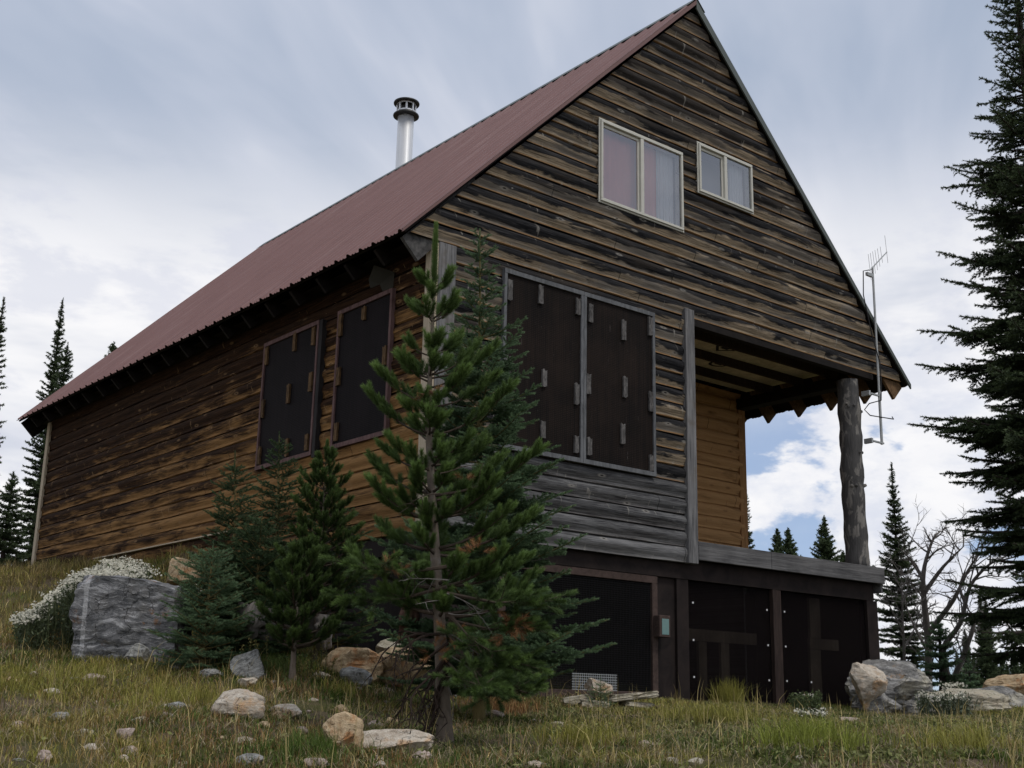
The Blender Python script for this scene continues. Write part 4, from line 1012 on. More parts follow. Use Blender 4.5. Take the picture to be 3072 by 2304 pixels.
def Rfir(u): return float(np.interp(u, [0, .12, .3, .5, .7, .80, .93, 1], [1.0, 1.0, .88, .74, .50, .27, .15, .04]))
fir('fir_tree', 'tall blue-green young fir standing directly behind the bright pine, beside the front shutters', 1440, 9.8, 690, Rfir, .07, lambda u: .15 if u < .8 else .13, lambda u: 6, 4, azf=None, px_top=1440, sec_sp=.052, dens=1300, ln=.019, wd=.0044, ter=.15)
# --- the cluster left of the pine
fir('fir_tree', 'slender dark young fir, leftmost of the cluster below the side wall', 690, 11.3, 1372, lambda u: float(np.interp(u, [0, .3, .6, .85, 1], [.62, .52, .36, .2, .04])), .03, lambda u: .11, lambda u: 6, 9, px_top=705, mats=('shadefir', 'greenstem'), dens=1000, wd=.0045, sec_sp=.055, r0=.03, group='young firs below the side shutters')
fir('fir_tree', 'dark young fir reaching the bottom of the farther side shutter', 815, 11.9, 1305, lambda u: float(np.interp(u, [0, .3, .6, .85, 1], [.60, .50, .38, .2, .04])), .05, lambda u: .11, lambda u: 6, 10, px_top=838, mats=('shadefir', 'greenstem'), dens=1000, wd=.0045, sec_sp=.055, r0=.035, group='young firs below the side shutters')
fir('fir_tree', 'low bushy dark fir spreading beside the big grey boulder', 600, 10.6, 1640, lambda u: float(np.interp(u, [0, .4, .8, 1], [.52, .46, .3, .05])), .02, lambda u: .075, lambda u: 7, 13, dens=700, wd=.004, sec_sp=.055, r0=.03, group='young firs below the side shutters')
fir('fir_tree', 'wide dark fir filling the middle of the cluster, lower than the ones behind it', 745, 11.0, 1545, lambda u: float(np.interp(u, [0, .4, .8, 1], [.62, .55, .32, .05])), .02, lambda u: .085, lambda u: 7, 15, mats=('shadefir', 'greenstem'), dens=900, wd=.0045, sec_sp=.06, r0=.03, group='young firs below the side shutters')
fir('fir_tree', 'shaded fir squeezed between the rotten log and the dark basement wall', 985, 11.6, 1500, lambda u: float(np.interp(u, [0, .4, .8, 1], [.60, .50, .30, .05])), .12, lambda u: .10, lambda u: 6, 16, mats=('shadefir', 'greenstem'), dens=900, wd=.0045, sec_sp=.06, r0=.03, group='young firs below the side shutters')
def small_pine(label, px, t, py_top, Rf, z0u, seed, r0=.028, leader=.2, **k):
    B = base_at(px, t); H = tz(px, py_top, B)-B[2]; root = empty('pine_tree', tuple(B)); tag(root, label, 'pine tree')
    res = pine_grow(H, H*z0u, Rf, lambda u: .15, lambda u: 6, seed, elev=lambda u: 5+30*u, up=.35, tl=.075)
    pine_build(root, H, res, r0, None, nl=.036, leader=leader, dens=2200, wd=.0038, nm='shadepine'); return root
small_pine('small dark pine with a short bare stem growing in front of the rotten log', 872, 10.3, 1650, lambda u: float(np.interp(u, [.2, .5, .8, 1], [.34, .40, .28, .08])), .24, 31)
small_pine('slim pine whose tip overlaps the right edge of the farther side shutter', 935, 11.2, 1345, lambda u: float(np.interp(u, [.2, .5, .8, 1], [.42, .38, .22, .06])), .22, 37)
fir('fir_seedling', 'tiny fir seedling growing through the pile of flat slabs', 1802, 11.9, 2035, lambda u: .17*(1-u)+.03, .05, lambda u: .035, lambda u: 6, 40, sec_sp=.03, ter=None, dens=420, ln=.014, r0=.008, cat='seedling')

# --- large dark fir at the right edge
def Rbig(u): return float(np.interp(u, [0, .1, .25, .4, .6, .8, 1], [2.0, 2.1, 2.35, 2.0, 1.45, .55, .1]))
fir('fir_tree', 'huge dark fir filling the right edge of the view, its boughs against the sky', 3255, 19.0, -420, Rbig, .04, lambda u: .30*(1-.45*u), lambda u: 8, 51, mats=('darkfir', 'darkbark'), sec_sp=.085, dens=230, ln=.044, wd=.016, vj=(-.65, .15), lj=(.60, 1.12), elev=lambda u: -16+34*u, curve=lambda u: .14, r0=.20, ter=.28, sec_k=.42, bare=.22, sec_ang=46, flat=.1, gapf=lambda u: .26, lseg=5)

# --- more distant conifers
def far_tree(label, px, t, py_top, rad_px, seed, group, mats=('darkfir', 'darkbark'), z0u=.05, scale=1.0, gap=.25, base_z=None, name='spruce_tree', rf=None, tip=False):
    R = rad_px/FPX*t; pxm = t/1184.0
    rfx = rf or (lambda u: R*float(np.interp(u, [0, .15, .5, .8, 1], [1, .95, .62, .3, .04])))
    if tip: rfx = lambda u: R*float(np.interp(u, [0, .75, .95, 1], [1, .9, .45, .1]))
    B = base_top(px, py_top, t); H = tz(px, py_top, B)-B[2]
    if t > 30: rad_px *= 1.35; R = rad_px/FPX*t
    wh = max(.16, pxm*3.2); root = empty(name, tuple(B)); tag(root, label, 'conifer', group)
    if t > 45: rfx = lambda u: min(R*1.5, (.36 if px < 2600 else .17)*(1-u)*H+.03)
    sh, limbs = grow(H, H*z0u, rfx, lambda u: wh*(1-.35*u), lambda u: 6, lambda u: -18+45*u, lambda u: .15, max(.07, pxm*2.0), 52, .45, ter=None, rngl=random.Random(seed), rad=lambda z: .10*(1-z/H)+.004, bare=.12, gapf=lambda u: gap, minlen=.02)
    sh.append((np.array([0, 0, H-.35]), np.array([0, 0, H]), .3))
    for z in np.arange(H*.6, H, .12): sh.append((np.array([0, 0, z]), np.array([0, 0, z+.12]), .2))
    build_crown(sh, M[mats[0]], root, dens=190/max(pxm/.02, 1)**1.0, ln=max(.055, pxm*2.2), wd=max(.018, pxm*.95), flat=.1, ang=60)
    trunk_mesh(root, H, max(.07, H*.014), M[mats[1]], None, limbs, seg=8, lseg=3, ntr=10); return root
gl_ = 'conifers behind the left end of the cabin'; gr_ = 'conifers beyond the porch'
far_tree('dark spire-topped conifer just left of the cabin, tallest of those on the left', 188, 29, 903, 110, 61, gl_, gap=.3)
far_tree('thinner conifer against the roof edge right of the dark spire', 203, 27, 1040, 48, 62, gl_, gap=.2, tip=True)
far_tree('sparse conifer cut by the left edge of the view', 12, 25, 897, 90, 63, gl_, gap=.35)
far_tree('conifer tip peeking above the long roof', 342, 34, 1028, 40, 65, gl_, gap=.2, tip=True)
far_tree('low bushy conifer left of the far cabin corner', 40, 24, 1420, 110, 66, gl_, gap=.1)
far_tree('dark narrow fir right of the log porch post', 2675, 26, 1400, 105, 71, gr_, gap=.25, rf=lambda u: 105/FPX*26*float(np.interp(u, [0, .2, .45, .6, .8, 1], [1, .95, .80, .62, .22, .04])))
far_tree('conifer half hidden by the orange porch corner trim', 2232, 33, 1452, 62, 72, gr_)
far_tree('left one of the two small conifer tips seen above the deck', 2331, 60, 1588, 26, 73, gr_)
far_tree('right one of the two small conifer tips seen above the deck', 2364, 58, 1586, 32, 74, gr_)
far_tree('small open conifer midway between porch wall and log post', 2472, 50, 1553, 42, 75, gr_)
far_tree('tiny conifer tip just left of the log post', 2529, 90, 1655, 14, 76, gr_)
far_tree('fresh green conifer in front of the dead trees', 2815, 21.5, 1865, 115, 77, gr_, mats=('fir', 'darkbark'), gap=.1)
far_tree('green conifer low behind the dead trees', 2905, 27, 1985, 70, 78, gr_, mats=('fir', 'darkbark'), gap=.1)
far_tree('tall thin conifer right of the dead trees, left of a close pair', 2940, 55, 1782, 24, 79, gr_)
far_tree('tall thin conifer right of the dead trees, right of a close pair', 2956, 56, 1800, 26, 80, gr_)
for i, (px, py, t, r) in enumerate([(2893, 1890, 60, 18), (3003, 1955, 62, 22), (3038, 1932, 64, 26), (3062, 1930, 70, 22), (2985, 1995, 72, 18), (2920, 1960, 70, 20), (2870, 1960, 55, 22), (3020, 1990, 80, 20), (2968, 1985, 75, 16), (3050, 2000, 60, 20), (3085, 1985, 66, 24), (2840, 1990, 64, 20), (2740, 1950, 60, 24), (2715, 1985, 70, 20)]):
    far_tree('distant dark conifer on the skyline below the big fir', px, t, py, r, 100+i, 'distant conifers on the right skyline', gap=.15)
for i, (px, py, t, r) in enumerate([(-20, 1640, 40, 50), (30, 1610, 44, 45), (90, 1640, 38, 40)]):
    far_tree('background conifer low behind the left trees', px, t, py, r, 130+i, 'low conifers at the left edge', gap=.1)

# --- dead trees right of the porch
def dead(label, px, t, curves, seed):
    B = base_at(px, t); root = empty('dead_tree', tuple(B)); tag(root, label, 'dead tree', None)
    R_ = random.Random(seed); tr = MB(); br = MB()
    for ci, (pts, r) in enumerate(curves):
        P = [at(x, y, t+dt)-B for x, y, dt in pts]
        # smooth subdivision
        Q = []
        for i in range(len(P)-1):
            for u in (0, .25, .5, .75):
                p0 = P[max(i-1, 0)]; p1 = P[i]; p2 = P[i+1]; p3 = P[min(i+2, len(P)-1)]
                Q.append(.5*((2*p1)+(-p0+p2)*u+(2*p0-5*p1+4*p2-p3)*u*u+(-p0+3*p1-3*p2+p3)*u**3))
        Q.append(P[-1]); n = len(Q)
        (tr if ci == 0 else br).tube(Q, [r*(1-.82*i/(n-1)) for i in range(n)], 7, True, .06)
        for i in range(2, n):
            if R_.random() < .9:
                d = unit(Q[i]-Q[i-1]); dd = unit(d*.7+np.array([R_.gauss(0, .7), R_.gauss(0, .7), R_.gauss(0.15, .6)]))
                twig(br, Q[i], dd, R_.uniform(.25, .8)*(1 if ci else .8), r*.22+.004, 2, R_, .03)
    tr.build('trunk', M['deadwood'], root, smooth=True); br.build('limbs', M['deadwood'], root)
    return root
dead('silver dead tree with upswept forked limbs, right of the narrow dark fir', 2780, 23, [
    ([(2782, 2090, 0), (2785, 1950, 0), (2772, 1800, 0), (2770, 1720, 0), (2790, 1640, .1), (2810, 1600, .2)], .085),
    ([(2772, 1780, 0), (2830, 1700, -.2), (2890, 1640, -.3)], .05),
    ([(2770, 1740, 0), (2740, 1690, .2), (2705, 1650, .2)], .045),
    ([(2785, 1900, 0), (2860, 1800, -.3), (2905, 1710, -.4), (2940, 1660, -.4)], .055),
    ([(2785, 1960, 0), (2730, 1850, .3), (2700, 1760, .3)], .035)], 5)
dead('leaning dead tree with long curved grey limbs, rightmost bare one', 2870, 22, [
    ([(2840, 2090, 0), (2880, 1990, 0), (2915, 1900, 0), (2930, 1850, .1), (3000, 1850, .3), (3040, 1900, .5)], .06),
    ([(2850, 2060, 0), (2830, 1950, 0), (2880, 1870, -.1), (2910, 1760, -.2), (2960, 1700, -.3), (2995, 1680, -.3)], .065),
    ([(2900, 1820, -.1), (2880, 1760, .1), (2900, 1700, .1)], .035)], 6)
dead('thin dead sapling with bare twigs against the narrow dark fir', 2705, 22.5, [
    ([(2712, 2080, 0), (2712, 1950, 0), (2708, 1850, 0), (2702, 1700, 0)], .035),
    ([(2710, 1900, 0), (2670, 1820, -.2), (2650, 1780, -.2)], .02),
    ([(2710, 1950, 0), (2750, 1870, .2), (2765, 1800, .2)], .02)], 9)

# ------------------------------------------------------------------ rocks
import bmesh
def rock_mesh(name, w_, d_, h_, seed, planes=11, rough=.035, det=5, cut=(.55, .85), boxy=False, skew=.13):
    bm = bmesh.new(); bmesh.ops.create_icosphere(bm, subdivisions=det, radius=1.0)
    R_ = random.Random(seed); PL = []
    if boxy:
        for n in ((1, 0, 0), (-1, 0, 0), (0, 1, 0), (0, -1, 0), (0, 0, 1), (0, 0, -1)):
            PL.append((Vector((n[0]+R_.gauss(0, skew), n[1]+R_.gauss(0, skew), n[2]+R_.gauss(0, skew*.8))).normalized(), R_.uniform(.60, .72)))
    for i in range(planes): PL.append((Vector((R_.gauss(0, 1), R_.gauss(0, 1), R_.gauss(0, .8))).normalized(), R_.uniform(*cut)+(.15 if boxy else 0)))
    off = Vector((R_.uniform(0, 50), R_.uniform(0, 50), R_.uniform(0, 50)))
    for v in bm.verts:
        for n, dd in PL:
            q = v.co.dot(n)
            if q > dd: v.co -= n*(q-dd)
        p = v.co*1.0
        a = mnoise.fractal(p*2.0+off, 1.0, 2.0, 4)*rough*2+mnoise.fractal(Vector((p.x*2, p.y*2, p.z*11))+off, 1.0, 2.0, 3)*rough*.6+mnoise.noise(p*14+off)*rough*.25
        v.co += v.co.normalized()*a
        v.co = Vector((v.co.x*w_, v.co.y*d_, v.co.z*h_))
    xs = [v.co.x for v in bm.verts]; zs = [v.co.z for v in bm.verts]; ys = [v.co.y for v in bm.verts]
    sx, sy, sz = 2*w_/(max(xs)-min(xs)), 2*d_/(max(ys)-min(ys)), 2*h_/(max(zs)-min(zs)); cx, cy, cz = (max(xs)+min(xs))/2, (max(ys)+min(ys))/2, (max(zs)+min(zs))/2
    for v in bm.verts: v.co = Vector(((v.co.x-cx)*sx, (v.co.y-cy)*sy, (v.co.z-cz)*sz))
    me = bpy.data.meshes.new(name); bm.to_mesh(me); bm.free(); 
    for p in me.polygons: p.use_smooth = True
    try: me.set_sharp_from_angle(angle=D2R(28))
    except Exception: pass
    return me
ROCKS = []
def rock(label, x0, y0, x1, y1, m, seed, t=None, name='rock', depth=.8, sink=.18, tilt=(0, 0), cat='rock', group=None, **k):
    """pixel box of the visible stone; stands on the ground under its lower edge"""
    cxp = (x0+x1)/2
    if t is None: P, t = hit(cxp, y1)
    else: P = at(cxp, y1, t)
    wm = (x1-x0)/FPX*t/2; hm = (y1-y0)/FPX*t; hh = hm*(1+sink)/2
    dm = wm*depth
    me = rock_mesh(name, wm, dm, hh, seed, **k)
    Q = at(cxp, y1, t)+np.array([cF[0], cF[1], 0])*dm*.6
    o = link(name, me, None, M[m]); o.location = (Q[0], Q[1], Q[2]+hm-hh+.0); o.rotation_euler = (tilt[0], tilt[1], -YAW)
    ROCKS.append((Q[0], Q[1], wm, dm)); tag(o, label, cat, group); return o
rock('large grey banded boulder with a white vein, beside the white-flowered bush', 205, 1718, 540, 1965, 'rock_grey', 11, name='boulder', cat='boulder', boxy=True, depth=.75, t=11.2, planes=3, rough=.045, det=6, skew=.05)
rock('squarish orange-brown rock on the bank behind the big grey boulder', 496, 1672, 592, 1748, 'rock_orange', 12, t=13.2, boxy=True, planes=4)
rock('low grey rock half buried in grass below the big boulder', 366, 1928, 452, 1990, 'rock_lichen', 13)
rock('pale grey angular rock tilted up on the slope', 686, 1958, 788, 2046, 'rock_lichen', 14, boxy=True, tilt=(0, -.5), planes=5)
rock('flat pale grey stone left of the tilted grey rock', 582, 2006, 680, 2040, 'rock_lichen', 15)
rock('small cream wedge of rock lying just under the tilted grey rock', 696, 2034, 768, 2068, 'rock_white', 16, tilt=(0, -.15))
rock('big cream rock with an orange underside, in the grass left of the pine', 612, 2068, 792, 2160, 'rock_white', 17, planes=7, depth=.8)
rock('long tan and rust-brown boulder behind the hanging dead branches', 948, 1943, 1150, 2040, 'rock_orange', 18, t=10.9, planes=8, depth=.9)
rock('rust-stained tan boulder right up against the pine trunk', 1110, 1930, 1300, 2040, 'rock_orange', 19, t=11.0, planes=8, depth=.8)
rock('pale grey flat stone lying on top behind the tan boulders', 1120, 1918, 1275, 1975, 'rock_slab', 20, t=11.4, tilt=(0, .1))
rock('grey and white rough stone in front of the long tan boulder', 1010, 2000, 1115, 2058, 'rock_lichen', 22, planes=12)
rock('rounded rust-orange rock standing upright at the bottom', 958, 2138, 1086, 2262, 'rock_orange', 23, planes=8, cut=(.65, .9))
rock('elongated cream cobble lying beside the pine foot', 1064, 2190, 1300, 2262, 'rock_white', 24, planes=9, depth=.5)
rock('small orange stone on the bare dirt patch', 985, 2113, 1048, 2140, 'rock_orange', 25)
rock('white pinkish lump of stone in the dry grass', 338, 2182, 402, 2226, 'rock_pink', 26, tilt=(0, -.4), planes=12)
rock('small bluish white stone in the grass near the left edge', 136, 2136, 202, 2172, 'rock_lichen', 27)
rock('thin orange shard in the grass below the pinkish lump', 365, 2238, 415, 2256, 'rock_orange', 28)
rock('brown rounded stone at the bottom left corner', 98, 2250, 152, 2290, 'rock_pink', 29)
rock('pale pebble at the bottom edge under the cream cobble', 1560, 2284, 1660, 2315, 'rock_white', 30)
rock('low pinkish cobble in the grass right of the pine', 1440, 2130, 1515, 2162, 'rock_pink', 31)
rock('low pinkish cobble in front of the screened basement', 2512, 2152, 2596, 2178, 'rock_pink', 32)
rock('small pale stone at the far side of the deck corner grass', 2268, 2155, 2310, 2172, 'rock_pink', 33)
rock('huge grey and ochre boulder at the right corner of the cabin', 2556, 1978, 2826, 2150, 'rock_mixed', 34, t=15.0, name='boulder', cat='boulder', planes=12, rough=.06, det=6, depth=.8)
rock('lower grey lobe of rock at the foot of the huge corner boulder', 2570, 2070, 2720, 2165, 'rock_mixed', 35, t=14.6, rough=.06)
rock('ochre and cream lobe on the left shoulder of the huge corner boulder', 2556, 1988, 2672, 2085, 'rock_white', 40, t=14.5, rough=.06, sink=.5)
rock('pale rough block between the corner boulder and the ledge', 2715, 2085, 2850, 2170, 'rock_mixed', 39, t=14.2, rough=.06)
rock('long pale ledge of rock right of the huge corner boulder', 2780, 2068, 3070, 2165, 'rock_slab', 36, t=14.6, rough=.06, depth=.5)
rock('reddish brown ledge rising at the right edge', 2970, 2022, 3130, 2110, 'rock_orange', 37, t=17, rough=.05)
rock('low grey ledge in front of the reddish ledge', 2900, 2058, 3140, 2130, 'rock_mixed', 38, t=16, rough=.05)
rock('grey stone half hidden in grass left of the cream rock', 470, 2105, 560, 2140, 'rock_lichen', 61)
rock('tan stone peeping through grass under the big boulder', 240, 2020, 310, 2050, 'rock_pink', 62)
rock('pale stone low in the grass between boulder and tilted rock', 505, 1985, 565, 2012, 'rock_lichen', 63)
rock('cream stone half buried right of the cream rock', 800, 2112, 905, 2150, 'rock_white', 64)
rock('tan stone below the bare dirt patch', 880, 2180, 930, 2206, 'rock_pink', 65)
rock('grey cobble at the bottom edge left of the rust rock', 700, 2262, 790, 2300, 'rock_lichen', 66)
rock('brownish stone at the bottom edge under the rust rock', 900, 2275, 985, 2310, 'rock_pink', 67)
rock('pale low stone before the slab pile', 1640, 2165, 1720, 2190, 'rock_slab', 68)
rock('pinkish stone lying before the deck on the right', 2330, 2215, 2390, 2238, 'rock_pink', 69)
# slab pile
for i, (x0, y0, x1, y1, tl, s) in enumerate([(1690, 2085, 1790, 2118, -.15, 0), (1755, 2040, 1840, 2080, .2, 1), (1800, 2080, 1980, 2104, -.12, 2), (1860, 2106, 1970, 2126, .05, 3), (1830, 2122, 1905, 2150, -.1, 4), (1740, 2100, 1830, 2130, .1, 5)]):
    rock(['sandy flat slab at the left end of the pile', 'small ochre block on top of the slab pile', 'long sandy slab pointing right across the pile', 'sandy slab at the lower right of the pile', 'short sandy slab at the front of the pile', 'broken sandy slab in the middle of the pile'][i], x0, y0, x1, y1, 'rock_slab' if i != 1 else 'rock_white', 50+i, t=12.1-.05*i, name='stone_slab', cat='slab', tilt=(0, tl), group='pile of slabs by the basement gate', planes=6, boxy=True, sink=0, depth=.9)
# scattered little stones
R9 = random.Random(77); pb = [rock_mesh('pebble', .04, .03, .02, 300+i, det=3) for i in range(5)]
for i in range(95):
    px, py = (R9.uniform(20, 1500) if i % 3 else R9.uniform(1500, 3050)), R9.uniform(2020, 2295)
    P, t = hit(px, py)
    if t > 14: continue
    me = pb[i % 5]; o = link('pebble', me, None, M[['rock_pink', 'rock_lichen', 'rock_slab', 'rock_orange', 'rock_white'][i % 5]])
    s = R9.uniform(.6, 2.1); o.scale = (s, s, s); o.location = (P[0], P[1], P[2]-.002); o.rotation_euler = (0, 0, R9.uniform(0, 6))
    tag(o, 'small loose stone scattered in the grass', 'stone', 'small stones scattered in the grass')

# rotten log left of the pine, and the stump behind the pine
def deadlog(name, label, pts, rads, cat, m='deadwood', seed=1, jag=.25):
    P = [at(*p) for p in pts]; B = P[0]; R_ = random.Random(seed); mb = MB(); Q = []; rr = []
    for i in range(len(P)-1):
        for u in np.linspace(0, 1, 7)[:-1]: Q.append(P[i]*(1-u)+P[i+1]*u); rr.append((rads[i]*(1-u)+rads[i+1]*u)*(1+R_.uniform(-.16, .16)))
    Q.append(P[-1]); rr.append(rads[-1]); seg = 18
    mb.tube(Q, rr, seg, True, 0)
    for i in range(len(mb.v)):
        v = Vector(mb.v[i]); k = i % seg; q = Vector(Q[min(i//seg, len(Q)-1)]); d = (v-q)
        f = 1+jag*(.5*math.sin(k*2.1)+.5*math.sin(k*3.7+i*.02)+mnoise.noise(v*9)*.8); mb.v[i] = tuple(q+d*f+Vector((0, 0, mnoise.noise(v*14)*.02)))
    o = mb.build(name, M[m], None, off=B, smooth=True); o.location = tuple(B); tag(o, label, cat); return o
deadlog('rotten_log', 'grey rotten log end lying behind the small pine', [(735, 1868, 10.9), (800, 1868, 11.1), (880, 1860, 11.4), (950, 1858, 11.6)], [.155, .13, .11, .10], 'log', seed=2, jag=.35)
deadlog('rotten_log', 'upright broken grey wood chunk right of the rotten log end', [(975, 1945, 11.3), (965, 1890, 11.3), (975, 1845, 11.35)], [.07, .08, .04], 'log', seed=3, jag=.4)
M['rustwood'] = mat('red_brown_stump', bark((0.03, 0.016, 0.012), (0.17, 0.095, 0.070)))
deadlog('tree_stump', 'shredded red-brown stump just left of the pine trunk', [(1222, 1925, 9.9), (1225, 1860, 9.9), (1232, 1800, 9.9)], [.085, .075, .055], 'stump', 'rustwood', 4, .3)

# ------------------------------------------------------------------ grass and small plants
def wedge(n, t0, t1, power=1.5, x0=-350, x1=3450):
    """random ground points inside the visible wedge"""
    n = int(n*1.18); u = rng.random(n); a = 2-power; t = (t0**a+u*(t1**a-t0**a))**(1/a)
    px = rng.uniform(x0, x1, n); d = cF[None]+cR[None]*((px-1536)/FPX)[:, None]-cU[None]*((2150-1152)/FPX)
    x, y = d[:, 0]*t, d[:, 1]*t
    return x, y, t, px
def outside(x, y): return ~((x > X0-.02) & (x < X1+.02) & (y > Y0+.02) & (y < Y1+.1))
def blades(name, x, y, hgtm, width, lean, colf, mat_, curve=.5, label=None, cat='grass', per=1, spread=.03, zoff=-.01):
    n = len(x)*per; i = np.repeat(np.arange(len(x)), per)
    bx_ = x[i]+rng.normal(size=n)*spread; by_ = y[i]+rng.normal(size=n)*spread
    bz = np.concatenate([hgt(bx_[k:k+20000], by_[k:k+20000]) for k in range(0, n, 20000)])+zoff
    H_ = hgtm[i]*rng.uniform(.45, 1.15, n); az = rng.uniform(0, 2*np.pi, n); ln_ = lean*np.abs(rng.normal(size=n))+.05
    d = np.stack([np.cos(az), np.sin(az), np.zeros(n)], 1); s = np.stack([-np.sin(az), np.cos(az), np.zeros(n)], 1)
    # blades face at random around their own lean
    fa = rng.uniform(-1.2, 1.2, n); s = s*np.cos(fa)[:, None]+d*np.sin(fa)[:, None]
    W = (width[i] if hasattr(width, '__len__') else width)*rng.uniform(.6, 1.3, n)
    P = np.stack([bx_, by_, bz], 1); up = np.array([0, 0, 1.0])
    mid = P+up*(H_*.55)[:, None]+d*(H_*ln_*.35)[:, None]; tip = P+up*(H_*(1-.25*ln_*curve*2).clip(.3, 1))[:, None]+d*(H_*ln_)[:, None]
    V = np.stack([P-s*(W/2)[:, None], P+s*(W/2)[:, None], mid+s*(W*.42)[:, None], mid-s*(W*.42)[:, None], tip], 1).reshape(-1, 3)
    b = np.arange(n)*5
    F = np.vstack([np.stack([b, b+1, b+2], 1), np.stack([b, b+2, b+3], 1), np.stack([b+3, b+2, b+4], 1)])
    c = colf(bx_, by_, n); C_ = np.repeat(c, 5, axis=0); C_[4::5] *= 1.15; 
    o = fast_mesh(name, V, F, mat_, None, col=C_)
    tag(o, label, cat, kind='stuff'); return o
def pal(cols, wts):
    cols = np.array(cols); 
    def f(x, y, n):
        g = fbm(x*.55+4, y*.55+9, 3); g2 = fbm(x*2.3, y*2.3, 2)
        k = np.clip((g-.5)*6+.5+(g2-.5)*2.2+rng.normal(size=n)*.20, 0, 1)
        a = cols[0]*(1-k)[:, None]+cols[1]*k[:, None]
        r = rng.random(n); a = np.where((r < wts)[:, None], cols[2], a)
        return a*rng.uniform(.30, 1.55, (n, 1))
    return f
GREEN, OLIVE, STRAW, RUST = (0.085, 0.130, 0.024), (0.265, 0.250, 0.058), (0.54, 0.43, 0.19), (0.27, 0.150, 0.060)
# short turf
bare = lambda x, y: fbm(x*1.25+21, y*1.25+5, 3) < .43
x, y, t, px = wedge(36000, 6.0, 25, 1.25); k = outside(x, y) & ~(bare(x, y) & (rng.random(len(x)) < .75)) & ~((px > 860) & (px < 1120) & (t > 8.3) & (t < 9.7) & (rng.random(len(x)) < .85)) ; x, y, t, px = x[k], y[k], t[k], px[k]
blades('grass', x, y, (.04+.06*fbm(x*2, y*2, 2))*(1+.04*(t-7)), .0030+.0004*t, .85, pal([GREEN, OLIVE, STRAW], .06), M['blades'], per=10, spread=.045, label='short green and olive grass covering the slope')
# dry brown grass, mostly on the left and at the bottom
x, y, t, px = wedge(16000, 6.0, 22, 1.2)
k = outside(x, y) & (rng.random(len(x)) < np.clip(1.15-px/1900+.4*(fbm(x*.9, y*.9, 3)-.5)*2, .18, 1)) & ~(bare(x, y) & (rng.random(len(x)) < .7)) & ~((px > 860) & (px < 1120) & (t > 8.3) & (t < 9.7)); x, y, t, px = x[k], y[k], t[k], px[k]
blades('dry_grass', x, y, .065+.075*fbm(x*1.3+3, y*1.3, 2), .0018+.0003*t, .5, pal([RUST, (0.35, 0.255, 0.085), STRAW], .16), M['blades'], per=9, spread=.05, label='dry rusty brown grass among the green')
# tall pale stalks
x, y, t, px = wedge(520, 6.2, 14, 1.0); k = outside(x, y); x, y, t = x[k], y[k], t[k]
blades('grass_stalks', x, y, .22+.14*rng.random(len(x)), .0022+.0003*t, .38, lambda a, b, n: np.array(STRAW)*rng.uniform(.6, 1.25, (n, 1)), M['blades'], per=2, spread=.02, label='tall straw-coloured grass stalks standing above the turf')
# blades growing up against the stones
bxs, bys = [], []
for (qx, qy, wm, dm) in ROCKS:
    n = int(26+wm*170); a = rng.uniform(0, 2*np.pi, n); ex, ey = np.cos(a)*wm*1.02, np.sin(a)*dm*1.02
    bxs.append(qx+ex*math.cos(YAW)+ey*math.sin(YAW)); bys.append(qy-ex*math.sin(YAW)+ey*math.cos(YAW))
bxs = np.concatenate(bxs); bys = np.concatenate(bys); k = outside(bxs, bys)
blades('grass_fringe', bxs[k], bys[k], np.full(k.sum(), .085), .0048, .5, pal([GREEN, OLIVE, STRAW], .2), M['blades'], per=7, spread=.03, label='grass growing up around the feet of the rocks')
# bare leafless litter lying flat
x, y, t, px = wedge(5200, 6.0, 15, 1.2); k = outside(x, y); x, y, t = x[k], y[k], t[k]
blades('straw_litter', x, y, np.full(len(x), .10), .0035, 1.9, lambda a, b, n: np.array((0.42, 0.34, 0.22))*rng.uniform(.3, 1.2, (n, 1)), M['blades'], per=3, spread=.05, curve=1.0, zoff=.02, label='flattened dead straw lying over the turf')
# long lush tufts
for (cx, cy, r, cnt, hh, c0) in [(2150, 2170, .35, 90, .22, OLIVE), (2440, 2245, .35, 120, .24, (0.22, 0.25, 0.045)), (1750, 2240, .3, 60, .2, OLIVE), (2880, 2260, .3, 60, .22, OLIVE), (960, 2270, .3, 70, .18, GREEN), (160, 2060, .6, 90, .22, OLIVE), (820, 2010, .35, 90, .18, (0.12, 0.17, 0.045)), (2180, 2115, .2, 70, .34, OLIVE), (1030, 2090, .12, 20, .16, OLIVE), (1480, 2150, .4, 90, .24, RUST), (540, 2120, .4, 60, .2, OLIVE), (330, 1930, .4, 60, .22, RUST)]:
    P, t = hit(cx, cy); n = cnt; x = P[0]+rng.normal(size=n)*r*.5; y = P[1]+rng.normal(size=n)*r*.5; k = outside(x, y)
    blades('grass_tuft', x[k], y[k], np.full(k.sum(), hh), .0035+.0002*t, .55, lambda a, b, n, c0=c0: np.array(c0)*rng.uniform(.6, 1.5, (n, 1)), M['blades'], per=9, spread=.02, label='longer tuft of grass on the slope')
# bank grass along the side wall and skyline at the far left
n = 1500; x = rng.uniform(3.6, 6.98, n); y = rng.uniform(13.5, 24, n)
blades('bank_grass', x, y, np.full(n, .22), .006, .45, pal([OLIVE, (0.17, 0.13, 0.06), STRAW], .12), M['blades'], per=10, spread=.06, label='rank grass on the bank along the side wall')

